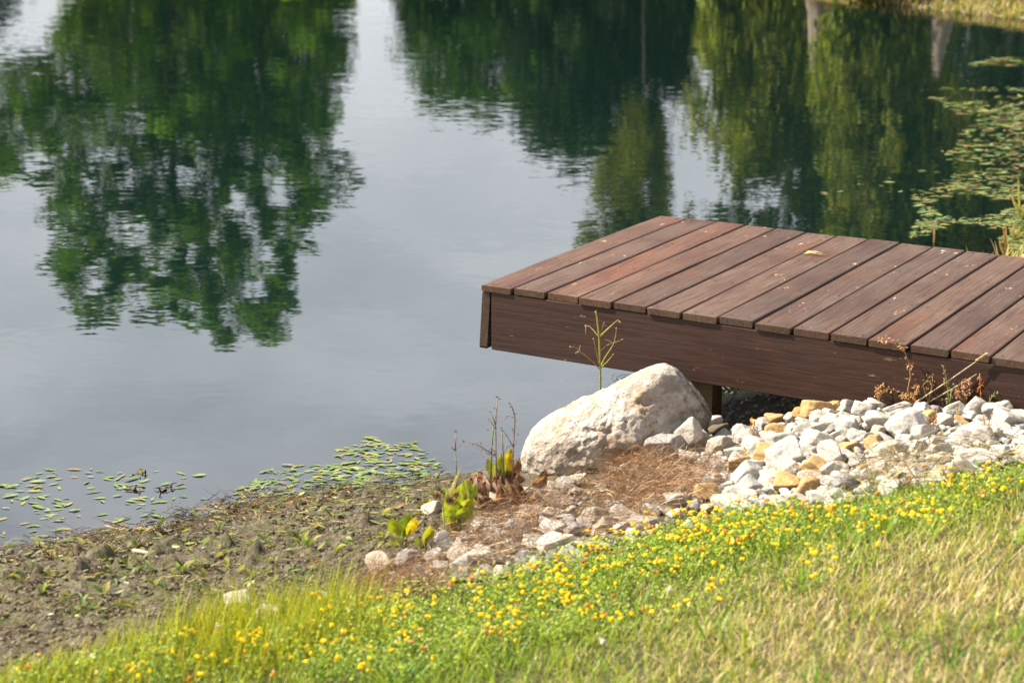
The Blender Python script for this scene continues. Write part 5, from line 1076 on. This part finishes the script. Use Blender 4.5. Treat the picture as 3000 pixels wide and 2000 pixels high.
def tree(label, cat, D, poly, ncl, crad, nleaf, size, cols, wts, trunk, bark='bark', hang=1., droop=0., gaps=(), dep=.8, tr=.22, name='tree', limbs=10, fwd=0.):
    P = np.array(poly, float); xs_ = P[:, 0]
    tb = refl(trunk[0][0], trunk[0][1], D-fwd); tb[2] = float(H(tb[0:1], tb[1:2])[0])-.1
    root = empty(name, tb); tag(root, label, cat, 'trees on the far bank')
    q = scatter_px(poly, ncl)
    if gaps:
        k_ = np.ones(len(q), bool)
        for gx, gy, gr, gq in gaps: k_ &= ((q[:, 0]-gx)**2+((q[:, 1]-gy)*gq)**2 > gr*gr)
        q = q[k_]
    C = refl(q[:, 0], q[:, 1], D); half = (xs_.max()-xs_.min())*1.27551/FPX*D*.5
    C[:, 1] += RNG.normal(0, .45, len(C))*half*dep; sc2 = C[:, 1]/D; C[:, 0] *= sc2; C[:, 2] = (HC+C[:, 2])*sc2-HC; mb = MB()
    C[:, 2] = np.maximum(C[:, 2], .6)
    tone = RNG.uniform(.6, 1.35, len(C))
    for c, tn in zip(C, tone):
        r_ = crad*random.uniform(.6, 1.3); V_, cc = leafcloud(int(nleaf*random.uniform(.6, 1.3)), c, np.array((r_, r_, r_*.7*hang)), size, cols, wts, droop)
        mb.add(V_-tb, np.arange(len(V_)).reshape(-1, 4), None, cc*tn)
    mb.build('crown', M['tree_leaf'], root, smooth=False)
    mb = MB(); T_ = np.array([refl(x, y, D-fwd) for x, y in trunk]); T_[0] = tb
    mb.tube(T_-tb, np.linspace(tr, tr*.3, len(T_)), (1, 1, 1), 9)
    mb.build('trunk', M[bark], root)
    if not limbs: return root
    mb = MB()
    for k in range(limbs):
        i = random.randrange(len(C)); f_ = random.uniform(.3, .9)*(len(T_)-1); j = min(int(f_), len(T_)-2); s0 = T_[j]*(1-f_+j)+T_[j+1]*(f_-j)
        mid_ = s0*.5+C[i]*.5+np.array((0, 0, .25)); mb.tube(np.array([s0, mid_, C[i]])-tb, [tr*.4, tr*.25, .02], (1, 1, 1), 6)
    mb.build('limb', M[bark], root)
    return root
GA = [(.06, .16, .006), (.13, .27, .008), (.02, .07, .008), (.24, .38, .012)]
DKG = [(.012, .034, .014), (.022, .052, .014), (.05, .09, .014), (.007, .02, .01)]  # darkest greens, here and in GA, put the crowns' shade into leaf colour
WIL = [(.15, .20, .012), (.24, .30, .03), (.06, .10, .012), (.22, .19, .06)]
tree('broad round green tree with an open top mirrored in the left of the pond', 'tree', 42, [(170, -120), (150, 60), (120, 130), (40, 140), (-60, 150), (-60, 420), (40, 400), (110, 415), (120, 460), (75, 505), (150, 550), (85, 605), (160, 680), (210, 725), (300, 730), (380, 715), (450, 770), (500, 795), (560, 770), (640, 785), (655, 735), (690, 680), (690, 615), (730, 560), (700, 520), (780, 440), (825, 410), (815, 370), (740, 330), (760, 240), (795, 120), (815, -120)],
     900, .33, 120, .075, GA, [3., 3, 2, 1.5], [(395, -200), (396, 60), (392, 250), (400, 450), (430, 620)], gaps=[(350, 400, 16, 1.), (190, 420, 18, 1), (560, 500, 16, 1.), (340, 540, 22, 1), (650, 520, 20, 1), (230, 620, 22, 1), (420, 710, 20, 1), (570, 660, 22, 1), (480, 600, 16, 1), (300, 660, 16, 1)], dep=.6, limbs=16, fwd=.3, tr=.15)
tree('dense lower foliage tree behind the broad round tree', 'tree', 47, [(180, -120), (190, 120), (260, 260), (420, 320), (600, 330), (740, 280), (770, 160), (800, -120)], 330, .55, 170, .09, GA+DKG[:2], [2., 2, 2, 1, 2, 2], [(600, -180), (600, 100)], dep=.6)
tree('dark small tree at the far left of the far bank', 'tree', 54, [(-260, -120), (-260, 160), (-120, 130), (-20, 70), (30, 50), (50, -120)], 90, .6, 150, .1, DKG, [2., 2, 1, 2], [(-120, -150), (-120, 60)])
tree('mid green tree left of the dark evergreens on the far bank', 'tree', 46, [(890, -120), (910, 20), (940, 110), (965, 190), (1015, 245), (1060, 262), (1110, 245), (1180, 235), (1260, 250), (1320, 60), (1330, -120)], 260, .5, 170, .085, GA[:3]+DKG[1:3], [2., 1.5, 2, 2, 2], [(1090, -170), (1095, 120)], hang=1.5, droop=.4)
tree('tall dark evergreen in the middle of the far bank', 'tree', 44, [(1180, -120), (1200, 240), (1225, 340), (1250, 372), (1290, 388), (1330, 370), (1390, 380), (1440, 380), (1500, 345), (1540, 245), (1580, 165), (1635, 60), (1670, -120)], 380, .5, 170, .085, DKG+GA[:1], [2., 2, 1.5, 2, .7], [(1400, -170), (1400, 200)], hang=1.6, droop=.5)
tree('slender light green willow before the dark evergreen', 'tree', 39, [(1450, 230), (1430, 330), (1370, 440), (1335, 545), (1345, 580), (1400, 560), (1460, 590), (1530, 560), (1530, 400), (1505, 240)], 80, .26, 120, .07, WIL, [3., 3, 2, 1], [(1480, -160), (1480, 300)], hang=3.2, droop=1.4, tr=.04, limbs=0)
tree('wide drooping willow with a pale trunk on the right bank', 'tree', 31, [(1640, -120), (1610, 150), (1580, 250), (1600, 300), (1650, 340), (1690, 420), (1660, 480), (1570, 560), (1480, 680), (1500, 900), (2050, 900), (2100, 500), (2080, -120)], 640, .3, 130, .07, WIL, [3., 3, 2, 1], [(1887, -110), (1885, 40), (1878, 110), (1872, 170)], 'palebark', 3., 1.3, gaps=[(1650, 410, 44, .7), (1760, 450, 46, .75), (1700, 490, 36, .8), (1625, 210, 26, .4)], dep=.5, tr=.26, limbs=0, fwd=1.6)
tree('yellow green willow with a pale leaning trunk near the right shore', 'tree', 25.5, [(1900, 10), (1880, 250), (1930, 420), (1900, 560), (1890, 900), (2450, 900), (2480, 500), (2420, 330), (2250, 320), (2180, 200), (2120, 10)], 540, .26, 130, .06, WIL, [3., 3, 2, 1], [(2168, 22), (2162, 70), (2155, 120), (2150, 170)], 'palebark', 3., 1.3, gaps=[(2190, 120, 40, .4)], dep=.5, tr=.17, limbs=0, fwd=.9)
tree('dark shaded tree behind the willows at the right shore', 'tree', 34, [(2190, -100), (2190, 300), (2300, 420), (2500, 420), (2560, -100)], 150, .45, 150, .08, DKG, [2., 2, 1, 2], [(2330, -120), (2330, 150)], hang=1.6, droop=.4, gaps=[(2240, 130, 26, .35), (2300, 220, 24, .4)])
tree('dark background tree filling behind the two willows', 'tree', 48, [(1680, -120), (1680, 20), (1740, 180), (1850, 300), (1900, 480), (1960, 620), (2260, 620), (2300, 330), (2350, -120)], 380, .65, 150, .1, DKG+GA[:1], [2., 2, 1, 2, 1], [(1900, -150), (1900, 100)], hang=1.5, droop=.4)
# grass on the far bank edge
mb = MB(); n_ = 15000
P = groundpts(n_, 1, 11, 21, 31, lambda q: (lambda s: RNG.random(len(q)) < sst(-.12, -.02, s)*sst(3.5, .1, s))(sdist(q[:, 0], q[:, 1])))
V_, Q_, C_ = blades(P, RNG.uniform(.04, .15, n_), RNG.uniform(.012, .03, n_), RNG.uniform(0, 6.28, n_), RNG.uniform(.1, .7, n_), RNG.uniform(0, .5, n_), pick([(.3, .3, .06), (.16, .2, .03), (.45, .34, .18), (.5, .38, .24)], np.tile([2., 2, 2, 2], (n_, 1))), 4); mb.add(V_, Q_, None, C_)
n_ = 9000; P = groundpts(n_, 2.3, 9.5, 6.2, 14, lambda q: (lambda s_: RNG.random(len(q)) < sst(-.05, .1, s_)*sst(4., .5, s_)*(1-inpoly(q[:, 0], q[:, 1], [tuple(dockpt(-.2, -.3, 0)[:2]), tuple(dockpt(3.2, -.3, 0)[:2]), tuple(dockpt(3.2, 1.8, 0)[:2]), tuple(dockpt(-.2, 1.8, 0)[:2])])))(sdist(q[:, 0], q[:, 1])))
V_, Q_, C_ = blades(P, RNG.uniform(.04, .16, n_), RNG.uniform(.006, .014, n_), RNG.uniform(0, 6.28, n_), RNG.uniform(.1, .7, n_), RNG.uniform(0, .5, n_), pick([(.25, .3, .05), (.16, .24, .03), (.45, .36, .18), (.4, .3, .14)], np.tile([2., 2, 2, 2], (n_, 1))), 4); mb.add(V_, Q_, None, C_)
tag(mb.build('far_bank_grass', M['grass'], smooth=False), 'tan and green grass along the far bank', 'grass', kind='stuff')
